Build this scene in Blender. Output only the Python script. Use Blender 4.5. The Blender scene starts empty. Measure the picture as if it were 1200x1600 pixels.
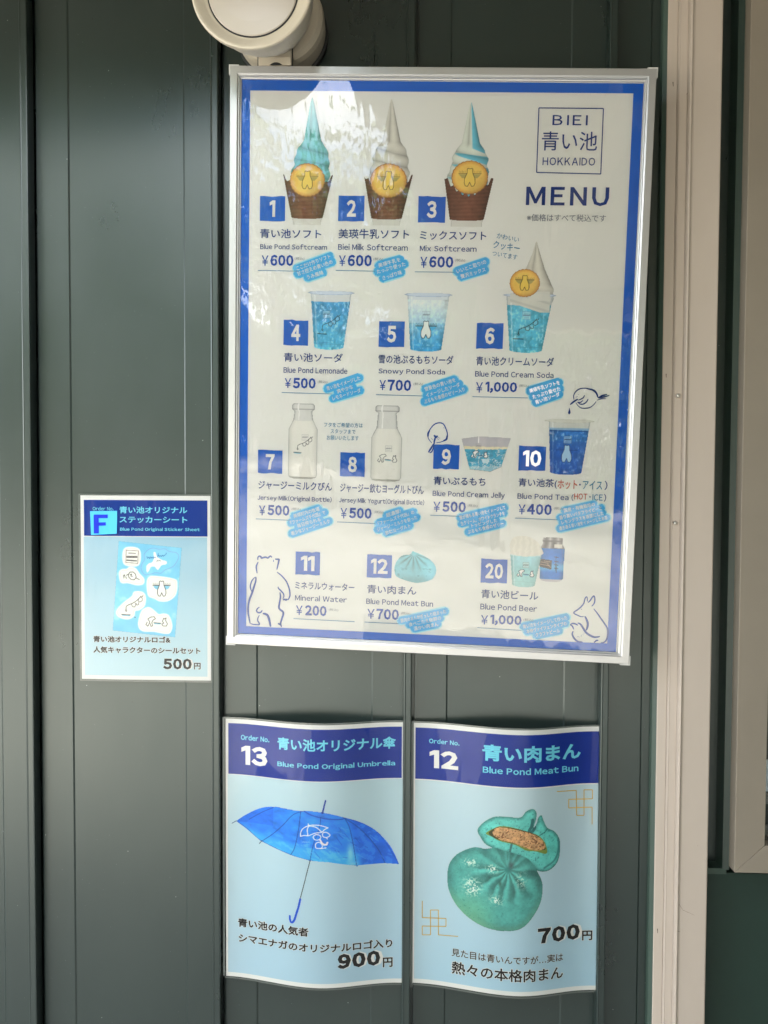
import bpy, math, random
import numpy as np
from mathutils import Matrix, Vector, Euler

random.seed(7); RNG = np.random.default_rng(11)
scene = bpy.context.scene
COL = scene.collection
EYE = 1.55            # the survey below is in millimetres with z = 0 near eye height

# ------------------------------------------------------------------ camera
def rot(rx, ry, rz):
    cx, sx = np.cos(rx), np.sin(rx); cy, sy = np.cos(ry), np.sin(ry); cz, sz = np.cos(rz), np.sin(rz)
    return (np.array([[cz, -sz, 0], [sz, cz, 0], [0, 0, 1]]) @ np.array([[cy, 0, sy], [0, 1, 0], [-sy, 0, cy]])
            @ np.array([[1, 0, 0], [0, cx, -sx], [0, sx, cx]]))
FPX = 1150.0
CAM = np.array([531.746, -1164.295, 12.286])
CR = rot(-0.0312740, -0.0044384, 0.0388311)
cam = bpy.data.cameras.new('camera'); camo = bpy.data.objects.new('camera', cam); COL.objects.link(camo)
cam.sensor_fit = 'HORIZONTAL'; cam.sensor_width = 36; cam.lens = 36 * FPX / 1200
cam.clip_start = 0.01; cam.clip_end = 3000
M = Matrix.Identity(4)
for i in range(3):
    M[i][0] = CR[i, 0]; M[i][1] = CR[i, 2]; M[i][2] = -CR[i, 1]
M[0][3], M[1][3], M[2][3] = CAM[0] / 1000, CAM[1] / 1000, CAM[2] / 1000 + EYE
camo.matrix_world = M
scene.camera = camo

# ------------------------------------------------------------------ world, sun, exposure
SUN_EL, SUN_AZ = math.radians(52), math.radians(28)      # the sun stands behind the shop, so its front is in open shade
world = bpy.data.worlds.new('World'); scene.world = world; world.use_nodes = True
wn = world.node_tree.nodes; wl = world.node_tree.links
for n in list(wn): wn.remove(n)
wo = wn.new('ShaderNodeOutputWorld'); bg = wn.new('ShaderNodeBackground')
sky = wn.new('ShaderNodeTexSky'); sky.sky_type = 'NISHITA'; sky.sun_disc = False
sky.sun_elevation = SUN_EL; sky.sun_rotation = SUN_AZ
sky.air_density = 1.0; sky.dust_density = 1.4; sky.ozone_density = 1.0
# thin bright clouds over the blue
tc = wn.new('ShaderNodeTexCoord'); mp = wn.new('ShaderNodeMapping'); mp.inputs['Scale'].default_value = (1.6, 1.6, 4.5)
cn = wn.new('ShaderNodeTexNoise'); cn.inputs['Scale'].default_value = 1.7; cn.inputs['Detail'].default_value = 6
cr = wn.new('ShaderNodeValToRGB'); cr.color_ramp.elements[0].position = .38; cr.color_ramp.elements[1].position = .58
mx = wn.new('ShaderNodeMix'); mx.data_type = 'RGBA'; mx.inputs['B'].default_value = (8.8, 8.8, 8.8, 1)
wl.new(tc.outputs['Generated'], mp.inputs['Vector']); wl.new(mp.outputs[0], cn.inputs['Vector'])
wl.new(cn.outputs['Fac'], cr.inputs['Fac']); wl.new(cr.outputs['Color'], mx.inputs['Factor'])
wl.new(sky.outputs[0], mx.inputs['A']); wl.new(mx.outputs['Result'], bg.inputs['Color'])
bg.inputs['Strength'].default_value = 0.15
wl.new(bg.outputs[0], wo.inputs['Surface'])
sl = bpy.data.lights.new('sun', 'SUN'); sl.energy = 4.6; sl.angle = math.radians(0.5); sl.color = (1, .95, .88)
so = bpy.data.objects.new('sun', sl); COL.objects.link(so)
sd = Vector((math.sin(SUN_AZ) * math.cos(SUN_EL), math.cos(SUN_AZ) * math.cos(SUN_EL), math.sin(SUN_EL)))
so.rotation_euler = sd.to_track_quat('Z', 'Y').to_euler(); so.location = (0, 0, 12)
scene.view_settings.view_transform = 'Standard'; scene.view_settings.look = 'None'
scene.view_settings.gamma = 1; scene.view_settings.use_curve_mapping = False
scene.view_settings.exposure = 2.93
scene.render.engine = 'CYCLES'
scene.cycles.use_denoising = True
scene.cycles.max_bounces = 10; scene.cycles.transparent_max_bounces = 16
scene.cycles.sample_clamp_indirect = 6

# ------------------------------------------------------------------ small helpers
def s2l(c):
    c = np.asarray(c, float) / 255.0
    return np.where(c <= .04045, c / 12.92, ((c + .055) / 1.055) ** 2.4)
INK = 1.22     # printed colours: paper seen at about 208 grey is an 0.8 white
def ink(c): return tuple(np.clip(s2l(c) * INK, 0, .86))

def root(name, label, cat, loc, group=None):
    o = bpy.data.objects.new(name, None); COL.objects.link(o); o.location = loc
    o.empty_display_size = .05
    o['label'] = label; o['category'] = cat
    if group: o['group'] = group
    return o
def origin(parent):
    p = Vector((0, 0, 0))
    while parent is not None:
        p = p + parent.location; parent = parent.parent
    return np.array(p)
def mesh(name, V, F, mat, parent=None, smooth=False, colors=None, label=None, mats=None, midx=None):
    """V in metres, world axes"""
    V = np.asarray(V, float).reshape(-1, 3) - origin(parent)
    me = bpy.data.meshes.new(name)
    if isinstance(F, np.ndarray):
        n, k = F.shape
        me.vertices.add(len(V)); me.vertices.foreach_set('co', V.astype(np.float32).ravel())
        me.loops.add(n * k); me.loops.foreach_set('vertex_index', F.astype(np.int32).ravel())
        me.polygons.add(n); me.polygons.foreach_set('loop_start', np.arange(0, n * k, k, dtype=np.int32))
        me.polygons.foreach_set('loop_total', np.full(n, k, dtype=np.int32)); me.update(calc_edges=True)
    else:
        me.from_pydata([tuple(v) for v in V], [], F)
    if colors is not None:
        a = me.color_attributes.new('ink', 'FLOAT_COLOR', 'POINT')
        c4 = np.ones((len(V), 4), np.float32); c4[:, :3] = colors
        a.data.foreach_set('color', c4.ravel())
    for m in (mats or [mat]): me.materials.append(m)
    if midx is not None: me.polygons.foreach_set('material_index', np.asarray(midx, np.int32))
    if smooth: me.polygons.foreach_set('use_smooth', [True] * len(me.polygons))
    me.update()
    o = bpy.data.objects.new(name, me); COL.objects.link(o)
    if parent is not None: o.parent = parent
    if label: o['label'] = label
    return o
def mm(P):
    P = np.asarray(P, float) / 1000.0; P = P.copy(); P[..., 2] += EYE
    return P
def box_vf(x0, x1, y0, y1, z0, z1):
    V = [(x, y, z) for z in (z0, z1) for y in (y0, y1) for x in (x0, x1)]
    F = [(0, 1, 3, 2)[::-1], (4, 5, 7, 6), (0, 1, 5, 4), (2, 3, 7, 6)[::-1], (0, 2, 6, 4)[::-1], (1, 3, 7, 5)]
    return V, F
def box(name, x0, x1, y0, y1, z0, z1, mat, parent=None, bev=0, label=None):
    """millimetre box with bevelled edges"""
    V, F = box_vf(x0, x1, y0, y1, z0, z1)
    o = mesh(name, mm(V), F, mat, parent, label=label)
    if bev:
        b = o.modifiers.new('bevel', 'BEVEL'); b.width = bev / 1000; b.segments = 2
    return o
def boxm(name, x0, x1, y0, y1, z0, z1, mat, parent=None, label=None):
    V, F = box_vf(x0, x1, y0, y1, z0, z1)
    return mesh(name, V, F, mat, parent, label=label)
def extrude_profile(name, prof, z0, z1, mat, parent, closed=False, label=None, cols=1):
    """prof: plan polyline (x, y) mm, extruded vertically"""
    n = len(prof); V = []; F = []
    for k in range(cols + 1):
        z = z0 + (z1 - z0) * k / cols
        V += [(x, y, z) for x, y in prof]
    for k in range(cols):
        for i in range(n if closed else n - 1):
            a = k * n + i; b = k * n + (i + 1) % n
            F.append((a, b, b + n, a + n))
    if closed: F.append(tuple(range(n))[::-1]); F.append(tuple(range(cols * n, cols * n + n)))
    return mesh(name, mm(V), F, mat, parent, label=label)

# ------------------------------------------------------------------ materials
def mat(name, color, rough=.5, metal=0, spec=.5, coat=0, coat_rough=.1):
    m = bpy.data.materials.new(name); m.use_nodes = True
    p = m.node_tree.nodes['Principled BSDF']
    p.inputs['Base Color'].default_value = (*color, 1); p.inputs['Roughness'].default_value = rough
    p.inputs['Metallic'].default_value = metal; p.inputs['Specular IOR Level'].default_value = spec
    p.inputs['Coat Weight'].default_value = coat; p.inputs['Coat Roughness'].default_value = coat_rough
    return m
def inkm(name, c, rough=.55): return mat(name, ink(c), rough, spec=.25)
def nodes(m): return m.node_tree.nodes, m.node_tree.links, m.node_tree.nodes['Principled BSDF']
def grime(m, base, scale=3.0, amt=.18, specks=None, rough=None, bump=0, bump_scale=900, stretch=(1, 1, 1), dust=0):
    """uneven paint: soft mottling, tiny specks, fine relief"""
    N, L, p = nodes(m)
    tcn = N.new('ShaderNodeTexCoord'); mpn = N.new('ShaderNodeMapping'); mpn.inputs['Scale'].default_value = stretch
    L.new(tcn.outputs['Object'], mpn.inputs['Vector'])
    n1 = N.new('ShaderNodeTexNoise'); n1.inputs['Scale'].default_value = scale; n1.inputs['Detail'].default_value = 8
    n1.inputs['Roughness'].default_value = .62
    L.new(mpn.outputs[0], n1.inputs['Vector'])
    r = N.new('ShaderNodeMapRange'); r.inputs['From Min'].default_value = .3; r.inputs['From Max'].default_value = .7
    r.inputs['To Min'].default_value = 1 - amt; r.inputs['To Max'].default_value = 1 + amt
    L.new(n1.outputs['Fac'], r.inputs['Value'])
    mul = N.new('ShaderNodeVectorMath'); mul.operation = 'SCALE'; mul.inputs[0].default_value = base
    L.new(r.outputs[0], mul.inputs['Scale'])
    out = mul.outputs[0]
    if specks:
        for sc, th, colr, seed in specks:
            v = N.new('ShaderNodeTexVoronoi'); v.inputs['Scale'].default_value = sc; v.inputs['Randomness'].default_value = 1
            off = N.new('ShaderNodeVectorMath'); off.operation = 'ADD'; off.inputs[1].default_value = (seed, seed * .7, seed * .3)
            L.new(tcn.outputs['Object'], off.inputs[0]); L.new(off.outputs[0], v.inputs['Vector'])
            c = N.new('ShaderNodeMath'); c.operation = 'LESS_THAN'; c.inputs[1].default_value = th
            L.new(v.outputs['Distance'], c.inputs[0])
            sep = N.new('ShaderNodeSeparateColor'); L.new(v.outputs['Color'], sep.inputs[0])
            g = N.new('ShaderNodeMath'); g.operation = 'GREATER_THAN'; g.inputs[1].default_value = .55
            L.new(sep.outputs[0], g.inputs[0])
            ml = N.new('ShaderNodeMath'); ml.operation = 'MULTIPLY'; L.new(c.outputs[0], ml.inputs[0]); L.new(g.outputs[0], ml.inputs[1])
            mxx = N.new('ShaderNodeMix'); mxx.data_type = 'RGBA'; mxx.inputs['B'].default_value = (*colr, 1)
            L.new(ml.outputs[0], mxx.inputs['Factor']); L.new(out, mxx.inputs['A']); out = mxx.outputs['Result']
    if dust:      # wiped, rain-marked film of pale dust
        md = N.new('ShaderNodeMapping'); md.inputs['Scale'].default_value = (1, 1, .35); L.new(tcn.outputs['Object'], md.inputs['Vector'])
        nd = N.new('ShaderNodeTexNoise'); nd.inputs['Scale'].default_value = 5; nd.inputs['Detail'].default_value = 10; nd.inputs['Roughness'].default_value = .7; nd.inputs['Distortion'].default_value = .6
        L.new(md.outputs[0], nd.inputs['Vector']); rd = N.new('ShaderNodeMapRange'); rd.inputs['From Min'].default_value = .42; rd.inputs['From Max'].default_value = .72; rd.inputs['To Max'].default_value = dust
        L.new(nd.outputs['Fac'], rd.inputs['Value']); mxd = N.new('ShaderNodeMix'); mxd.data_type = 'RGBA'; mxd.inputs['B'].default_value = (.30, .31, .28, 1)
        L.new(rd.outputs[0], mxd.inputs['Factor']); L.new(out, mxd.inputs['A']); out = mxd.outputs['Result']
    L.new(out, p.inputs['Base Color'])
    if rough:
        r2 = N.new('ShaderNodeMapRange'); r2.inputs['From Min'].default_value = .3; r2.inputs['From Max'].default_value = .7
        r2.inputs['To Min'].default_value = rough[0]; r2.inputs['To Max'].default_value = rough[1]
        L.new(n1.outputs['Fac'], r2.inputs['Value']); L.new(r2.outputs[0], p.inputs['Roughness'])
    if bump:
        n2 = N.new('ShaderNodeTexNoise'); n2.inputs['Scale'].default_value = bump_scale; n2.inputs['Detail'].default_value = 3
        L.new(tcn.outputs['Object'], n2.inputs['Vector'])
        b = N.new('ShaderNodeBump'); b.inputs['Strength'].default_value = bump; b.inputs['Distance'].default_value = .0004
        L.new(n2.outputs['Fac'], b.inputs['Height']); L.new(b.outputs[0], p.inputs['Normal'])
    return m
GREEN = (.013, .022, .0195)
m_green = mat('green_painted_steel', GREEN, .3, spec=.95)
nodes(m_green)[2].inputs['Specular Tint'].default_value = (.93, 1, .98, 1)
grime(m_green, GREEN, 4, .09, [(42, .030, (.30, .33, .30), 3.1), (25, .026, (.004, .006, .005), 9.7), (90, .04, (.14, .16, .14), 5.1)], dust=.016,
      rough=(.25, .36), bump=.2, bump_scale=1300, stretch=(1, 1, .5))
m_green2 = mat('green_trim_paint', (.036, .062, .048), .4)
m_teal = mat('dark_green_trim', (.018, .034, .027), .4)
m_beige = mat('beige_painted_aluminium', (.40, .34, .285), .38, spec=.45)
grime(m_beige, (.40, .34, .285), 5, .05, [(30, .010, (.1, .08, .06), 1.3), (90, .012, (.25, .22, .18), 7.7)], rough=(.33, .45), bump=.1, stretch=(1, 1, .3))
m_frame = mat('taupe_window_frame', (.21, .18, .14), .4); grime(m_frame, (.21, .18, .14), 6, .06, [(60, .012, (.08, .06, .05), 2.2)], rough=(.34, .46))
m_lamp = mat('cream_plastic', (.52, .46, .36), .42); grime(m_lamp, (.52, .46, .36), 14, .05, rough=(.36, .48))
m_lens = mat('frosted_lens', (.46, .41, .35), .28)
m_black = mat('black_rubber_and_shadow', (.01, .011, .011), .6)  # also stands in for shadow beside the window and behind the lamp
m_steel = mat('zinc_screw', (.55, .54, .52), .3, metal=1)
m_alu = mat('satin_aluminium', (.52, .52, .515), .38, metal=.7)
N, L, p = nodes(m_alu)
tcn = N.new('ShaderNodeTexCoord'); mpn = N.new('ShaderNodeMapping'); mpn.inputs['Scale'].default_value = (3, 3, 3)
nn = N.new('ShaderNodeTexNoise'); nn.inputs['Scale'].default_value = 60; nn.inputs['Detail'].default_value = 5
rr = N.new('ShaderNodeMapRange'); rr.inputs['To Min'].default_value = .25; rr.inputs['To Max'].default_value = .5
L.new(tcn.outputs['Object'], mpn.inputs[0]); L.new(mpn.outputs[0], nn.inputs['Vector']); L.new(nn.outputs['Fac'], rr.inputs['Value'])
L.new(rr.outputs[0], p.inputs['Roughness'])
m_corner = mat('grey_plastic_corner', (.55, .55, .53), .5)
m_paper = mat('printed_white_paper', (.80, .80, .79), .6, spec=.2)
m_photo = mat('printed_photo_ink', (.8, .8, .8), .5, spec=.25)
N, L, p = nodes(m_photo); at = N.new('ShaderNodeVertexColor'); at.layer_name = 'ink'; L.new(at.outputs['Color'], p.inputs['Base Color'])
def film(name, ior=1.5, rough=.02, bumps=None, gain=1.6):
    """clear plastic: lets the print show through and mirrors the surroundings"""
    m = bpy.data.materials.new(name); m.use_nodes = True
    N = m.node_tree.nodes; L = m.node_tree.links
    for n in list(N): N.remove(n)
    o = N.new('ShaderNodeOutputMaterial'); t = N.new('ShaderNodeBsdfTransparent'); g = N.new('ShaderNodeBsdfGlossy')
    g.inputs['Roughness'].default_value = rough; t.inputs['Color'].default_value = (.97, .975, .97, 1)
    fr = N.new('ShaderNodeFresnel'); fr.inputs['IOR'].default_value = ior
    mu = N.new('ShaderNodeMath'); mu.operation = 'MULTIPLY'; mu.inputs[1].default_value = gain; mu.use_clamp = True
    mxs = N.new('ShaderNodeMixShader')
    L.new(fr.outputs[0], mu.inputs[0]); L.new(mu.outputs[0], mxs.inputs[0]); L.new(t.outputs[0], mxs.inputs[1]); L.new(g.outputs[0], mxs.inputs[2])
    L.new(mxs.outputs[0], o.inputs['Surface'])
    if bumps:
        tcc = N.new('ShaderNodeTexCoord'); last = None
        for sc, st, stretch, det in bumps:
            mp_ = N.new('ShaderNodeMapping'); mp_.inputs['Scale'].default_value = stretch
            L.new(tcc.outputs['Object'], mp_.inputs['Vector'])
            n = N.new('ShaderNodeTexNoise'); n.inputs['Scale'].default_value = sc; n.inputs['Detail'].default_value = det
            L.new(mp_.outputs[0], n.inputs['Vector'])
            b = N.new('ShaderNodeBump'); b.inputs['Strength'].default_value = 1; b.inputs['Distance'].default_value = st
            L.new(n.outputs['Fac'], b.inputs['Height'])
            if last: L.new(last.outputs[0], b.inputs['Normal'])
            last = b
        L.new(last.outputs[0], g.inputs['Normal'])
    return m
m_film = film('clear_cover_film', 1.5, .012, [(2.2, .004, (1, 1, 1), 1), (13, .0006, (2.2, 1, .6), 2)], 1.7)
m_lam = film('laminate_pouch', 1.5, .03, [(9, .0018, (2.6, 1, .5), 2)], .8)
m_glass = film('window_glass', 1.5, .0, None, 1.8)

# ------------------------------------------------------------------ print surfaces
class Sheet:
    """a printed surface: (u, v) millimetres on it, to3d gives its place in the world, at() reads survey points off it"""
    def ray(self, px, py):
        d = CR @ np.array([(px - 600) / FPX, 1, -(py - 800) / FPX]); return CAM, d
class Board(Sheet):
    R = rot(0.0414, 0.0251, -0.0269); T = np.array([559.44, -53.74, 192.35]); TW = 8.58; W = 620.0; H = 869.0
    def dep(self, u, v): return self.TW * (u / (self.W / 2)) * (v / (self.H / 2))
    def to3d(self, u, v, off=0.0):
        u = np.asarray(u, float); v = np.asarray(v, float)
        P = np.stack([u, self.dep(u, v) - off, v], -1); return mm(P @ self.R.T + self.T)
    def at(self, px, py, off=0.0):
        c, d = self.ray(px, py); c = self.R.T @ (c - self.T); d = self.R.T @ d; y = -off
        for _ in range(5):
            t = (y - c[1]) / d[1]; u = c[0] + t * d[0]; v = c[2] + t * d[2]; y = self.dep(u, v) - off
        return u, v
class Wall(Sheet):
    def __init__(self, f): self.f = f
    def to3d(self, u, v, off=0.0):
        u = np.asarray(u, float); v = np.asarray(v, float)
        return mm(np.stack([u, self.f(u, v) - off, v], -1))
    def at(self, px, py, off=0.0):
        c, d = self.ray(px, py); y = -5
        for _ in range(12):
            t = (y - c[1]) / d[1]; u = c[0] + t * d[0]; v = c[2] + t * d[2]; y = float(self.f(np.array(u), np.array(v))) - off
        return u, v
def flat(y): return Wall(lambda u, v: u * 0 + y)
wall0 = flat(0)
def wx(px, py, y=0.0): return flat(y).at(px, py)[0]
def wz(px, py, y=0.0): return flat(y).at(px, py)[1]

class Z:
    """survey points read off an enlargement with its corner at (ox, oy)"""
    def __init__(s, ox, oy, k): s.ox, s.oy, s.k = ox, oy, k
    def __call__(s, x, y): return (s.ox + x * s.k, s.oy + y * s.k)
PX = Z(0, 0, 1)

def grid(n, m):
    i, j = np.meshgrid(np.arange(n), np.arange(m), indexing='ij'); a = (i * (m + 1) + j).ravel()
    return np.stack([a, a + m + 1, a + m + 2, a + 1], 1)
def patch(name, S, a, b, off, matr, parent, nu=1, nv=1, colf=None, label=None):
    """rectangle on a sheet between corners a (top left) and b (bottom right) in (u, v)"""
    U, Vv = np.meshgrid(np.linspace(a[0], b[0], nu + 1), np.linspace(a[1], b[1], nv + 1), indexing='ij')
    P = S.to3d(U.ravel(), Vv.ravel(), off)
    c = colf(U.ravel(), Vv.ravel()) if colf else None
    return mesh(name, P, grid(nu, nv)[:, ::-1] if b[1] < a[1] else grid(nu, nv), matr, parent, colors=c, label=label)

fc = bpy.data.curves.new('type', 'FONT'); fo = bpy.data.objects.new('type', fc)
COL.objects.link(fo)
_tc = {}
def glyphs1(text, bold=0.0, res=2, space=1.0):
    """outline of a piece of type; a heavier weight grows every contour evenly (z: 0 at the rim, 1 on the face)"""
    k = (text, round(bold, 4), space)
    if k in _tc: return _tc[k]
    fc.body = text; fc.offset = 0; fc.bevel_depth = bold * .78; fc.bevel_resolution = 0; fc.resolution_u = res; fc.space_character = space
    dg = bpy.context.evaluated_depsgraph_get(); dg.update()
    me = bpy.data.meshes.new_from_object(fo.evaluated_get(dg))
    V = np.empty(len(me.vertices) * 3, np.float32); me.vertices.foreach_get('co', V); V = V.reshape(-1, 3).astype(float)
    F = [tuple(q.vertices) for q in me.polygons]; bpy.data.meshes.remove(me)
    if bold:
        ok = V[:, 2] > -bold * .02; F = [f for f in F if all(ok[i] for i in f)]
        use = sorted({i for f in F for i in f}); mp_ = {o_: n_ for n_, o_ in enumerate(use)}; F = [tuple(mp_[i] for i in f) for f in F]; V = V[use]; V[:, 2] /= bold * .78
    else: V[:, 2] = 1
    mn, mxv = V[:, :2].min(0), V[:, :2].max(0)
    _tc[k] = (V, F, mn, mxv); return _tc[k]

NARROW = set('iljI1.,!()tfr')
def drawn_letter(ch, bold):
    """plain upright strokes for the letters that the poster face draws without feet"""
    b = bold * .78; w = .045 + b; ref = {'l': 'h', 'I': 'H', 'i': 'n', '1': '0'}[ch]; _, _, mn, mx_ = glyphs1(chr(ord(ref) + 0xFEE0), bold); y0, y1 = mn[1], mx_[1]
    if ch == '1': y0 += .008; y1 -= .008
    V = [(-w, y0), (w, y0), (w, y1), (-w, y1)]; F = [(0, 1, 2, 3)]
    if ch == 'i': t = glyphs1('ｈ', bold)[3][1]; r = w * 1.15; V += [(-r, t - 2 * r), (r, t - 2 * r), (r, t), (-r, t)]; F.append((4, 5, 6, 7))
    if ch == '1': V += [(-w - .17, y1 - .10 - 2 * w), (-w + .001, y1 - .02 - 2 * w), (-w + .001, y1), (-w - .17, y1 - .10)]; F.append((4, 5, 6, 7))
    V = np.array([(x, y, 1.0) for x, y in V]); return V, F, V[:, :2].min(0), V[:, :2].max(0)
def glyphs(text, bold=0.0, space=1.0):
    """Latin type is set letter by letter from the upright gothic that also draws the kana"""
    if not all(ord(ch) < 128 or ch == '¥' for ch in text): return glyphs1(text, bold, space=space)
    k = ('L', text, round(bold, 4), space)
    if k in _tc: return _tc[k]
    Vs, Fs, x, n = [], [], 0.0, 0
    for ch in text:
        if ch == ' ': x += .33 * space; continue
        g_ = '￥' if ch == '¥' else chr(ord(ch) + 0xFEE0); V, F, mn, mx_ = drawn_letter(ch, bold) if ch in 'lIi1' else glyphs1(g_, bold)
        gap = (.066 if ch in NARROW else .088) * space; V = V.copy(); V[:, 0] += x + gap * .5 - mn[0] - bold * .3; Vs.append(V); Fs += [tuple(i + n for i in f) for f in F]; n += len(V)
        x += (mx_[0] - mn[0]) + gap * (1.15 if space <= 1 else 1 + (space - 1) * 4) - bold * .6
    V = np.concatenate(Vs); mn, mx_ = V[:, :2].min(0), V[:, :2].max(0)
    _tc[k] = (V, Fs, mn, mx_); return _tc[k]
def put(V, mn, sc, org): return np.column_stack([(V[:, :2] - mn) * sc + org, V[:, 2]])
class Print:
    """collects shapes that make up one printed item; one mesh with a material per ink"""
    def __init__(s, S): s.S = S; s.V = []; s.F = []; s.M = []; s.mats = []
    def mi(s, m):
        if m not in s.mats: s.mats.append(m)
        return s.mats.index(m)
    def add(s, uv, F, off, m):
        b = sum(len(x) for x in s.V); uv = np.asarray(uv, float)
        if uv.shape[1] == 3: off = off + (uv[:, 2] - 1) * .02
        s.V.append(s.S.to3d(uv[:, 0], uv[:, 1], off)); s.F += [tuple(int(i) + b for i in f) for f in F]; s.M += [s.mi(m)] * len(F)
    def text(s, t, z, x0, y0, x1, y1, m, bold=0.0, off=.5, space=1.0, halo=None, halo_w=.03, hz=None):
        a = s.S.at(*z(x0, y0)); b = s.S.at(*z(x1, y1))
        if hz: b = (b[0], s.S.at(*z(x0, y0 + hz))[1])
        V, F, mn, mxv = glyphs(t, bold, space=space); sc = np.array([(b[0] - a[0]) / (mxv[0] - mn[0]), (a[1] - b[1]) / (mxv[1] - mn[1])])
        org = np.array([a[0], b[1]])
        if halo:
            V2, F2, _, _ = glyphs(t, bold + halo_w, space=space)
            s.add(put(V2, mn, sc, org), F2, off - .15, halo)
        s.add(put(V, mn, sc, org), F, off, m)
    def slant(s, t, p0, p1, h, m, bold=0.0, off=.6, pad=1.0):
        """a line of type centred on the segment p0-p1 (survey points), h survey px high"""
        a = np.array(s.S.at(*p0)); b = np.array(s.S.at(*p1)); d = b - a; Lg = np.hypot(*d); e = d / Lg; nrm = np.array([-e[1], e[0]])
        V, F, mn, mxv = glyphs(t, bold); k = (s.S.at(p0[0] + 1, p0[1])[0] - s.S.at(*p0)[0])
        sx = (Lg - 2 * pad * k) / (mxv[0] - mn[0]); sy = h * k / (mxv[1] - mn[1])
        W = (V[:, :2] - (mn + mxv) / 2)
        s.add(np.column_stack([((a + b) / 2) + np.outer(W[:, 0] * sx, e) + np.outer(W[:, 1] * sy, nrm), V[:, 2]]), F, off, m)
    def line(s, pts, w, m, off=.4, smooth=True, taper=None):
        """a drawn stroke through survey points; w survey px wide"""
        uv = np.array([s.S.at(*q) for q in pts]); k = abs(s.S.at(pts[0][0] + 1, pts[0][1])[0] - uv[0][0])
        if smooth and len(uv) > 2: uv = catmull(uv, 6)
        n = len(uv); T = np.gradient(uv, axis=0); T /= np.maximum(np.hypot(T[:, 0], T[:, 1])[:, None], 1e-6); Nn = np.stack([-T[:, 1], T[:, 0]], 1)
        if not smooth and n > 2:    # mitred corners
            for i in range(1, n - 1):
                d0 = uv[i] - uv[i - 1]; d1 = uv[i + 1] - uv[i]; d0 /= np.hypot(*d0); d1 /= np.hypot(*d1)
                n0 = np.array([-d0[1], d0[0]]); n1 = np.array([-d1[1], d1[0]]); q = n0 + n1; q /= max(np.hypot(*q), 1e-6); Nn[i] = q / max(q @ n0, .4)
        hw = np.full(n, w * k / 2)
        if taper is None and smooth: taper = .45
        if taper: tt = np.linspace(0, 1, n); hw = hw * (taper + (1 - taper) * np.sin(np.pi * tt) ** .5)
        Lf = uv + Nn * hw[:, None]; Rt = uv - Nn * hw[:, None]
        V = np.concatenate([Lf, Rt]); F = [(i, n + i, n + i + 1, i + 1) for i in range(n - 1)]
        s.add(V, F, off, m)
    def poly(s, pts, m, off=.3, smooth=False):
        uv = np.array([s.S.at(*q) for q in pts])
        if smooth: uv = catmull(uv, 5, True)
        from mathutils.geometry import tessellate_polygon
        T = tessellate_polygon([[Vector((a, b, 0)) for a, b in uv]])
        F = []
        for t in T:
            A, B, C = (uv[i] for i in t)
            F.append(t if (B[0] - A[0]) * (C[1] - A[1]) - (B[1] - A[1]) * (C[0] - A[0]) > 0 else t[::-1])
        s.add(uv, F, off, m)
    def blob(s, p0, p1, w, m, off=.3, rough=.06, n=22):
        """a brush dab with rounded ends"""
        a = np.array(p0, float); b = np.array(p1, float); d = b - a; Lg = np.hypot(*d); e = d / Lg; nr = np.array([-e[1], e[0]]); pts = []
        for k in range(n):
            th = -math.pi / 2 + math.pi * k / (n / 2 - 1) if k < n / 2 else math.pi / 2 + math.pi * (k - n / 2) / (n / 2 - 1)
            c = b if k < n / 2 else a; r = w / 2 * (1 + rough * RNG.standard_normal())
            pts.append(c + r * (math.cos(th) * e + math.sin(th) * nr))
        s.poly(pts, m, off)
    def build(s, name, parent, label=None):
        return mesh(name, np.concatenate(s.V), s.F, None, parent, mats=s.mats, midx=s.M, label=label)
def catmull(P, k=6, closed=False):
    P = np.asarray(P, float)
    Q = np.concatenate([P[-1:], P, P[:2]]) if closed else np.concatenate([P[:1] * 2 - P[1:2], P, P[-1:] * 2 - P[-2:-1]])
    out = []; t = np.linspace(0, 1, k, endpoint=False)[:, None]
    for i in range(len(Q) - 3):
        a, b, c, d = Q[i:i + 4]
        out.append(.5 * (2 * b + (c - a) * t + (2 * a - 5 * b + 4 * c - d) * t ** 2 + (3 * b - 3 * c + d - a) * t ** 3))
    if not closed: out.append(P[-1:])
    return np.concatenate(out)

# ------------------------------------------------------------------ printed photographs, laid down as fine coloured grids
def vnoise(X, Y, s, seed=0):
    r = np.random.default_rng(int(seed * 10 + 7)).random((64, 64)); x = X / s + 1000; y = Y / s + 1000
    xi = np.floor(x).astype(int); yi = np.floor(y).astype(int); fx = x - xi; fy = y - yi; fx = fx * fx * (3 - 2 * fx); fy = fy * fy * (3 - 2 * fy)
    g = lambda a, b: r[a % 64, b % 64]
    return (g(xi, yi) * (1 - fx) + g(xi + 1, yi) * fx) * (1 - fy) + (g(xi, yi + 1) * (1 - fx) + g(xi + 1, yi + 1) * fx) * fy
def fbm(X, Y, s, seed=0, o=4):
    v = 0; a = .5; t = 0
    for i in range(o): v = v + a * vnoise(X, Y, s, seed + i); t += a; a *= .55; s *= .5
    return v / t
def inside(X, Y, P):
    P = np.asarray(P, float); r = np.zeros(X.shape, bool); j = len(P) - 1
    for i in range(len(P)):
        (xi, yi), (xj, yj) = P[i], P[j]; c = (yi > Y) != (yj > Y)
        with np.errstate(divide='ignore', invalid='ignore'): r ^= c & (X < (xj - xi) * (Y - yi) / (yj - yi + 1e-12) + xi)
        j = i
    return r
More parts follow.
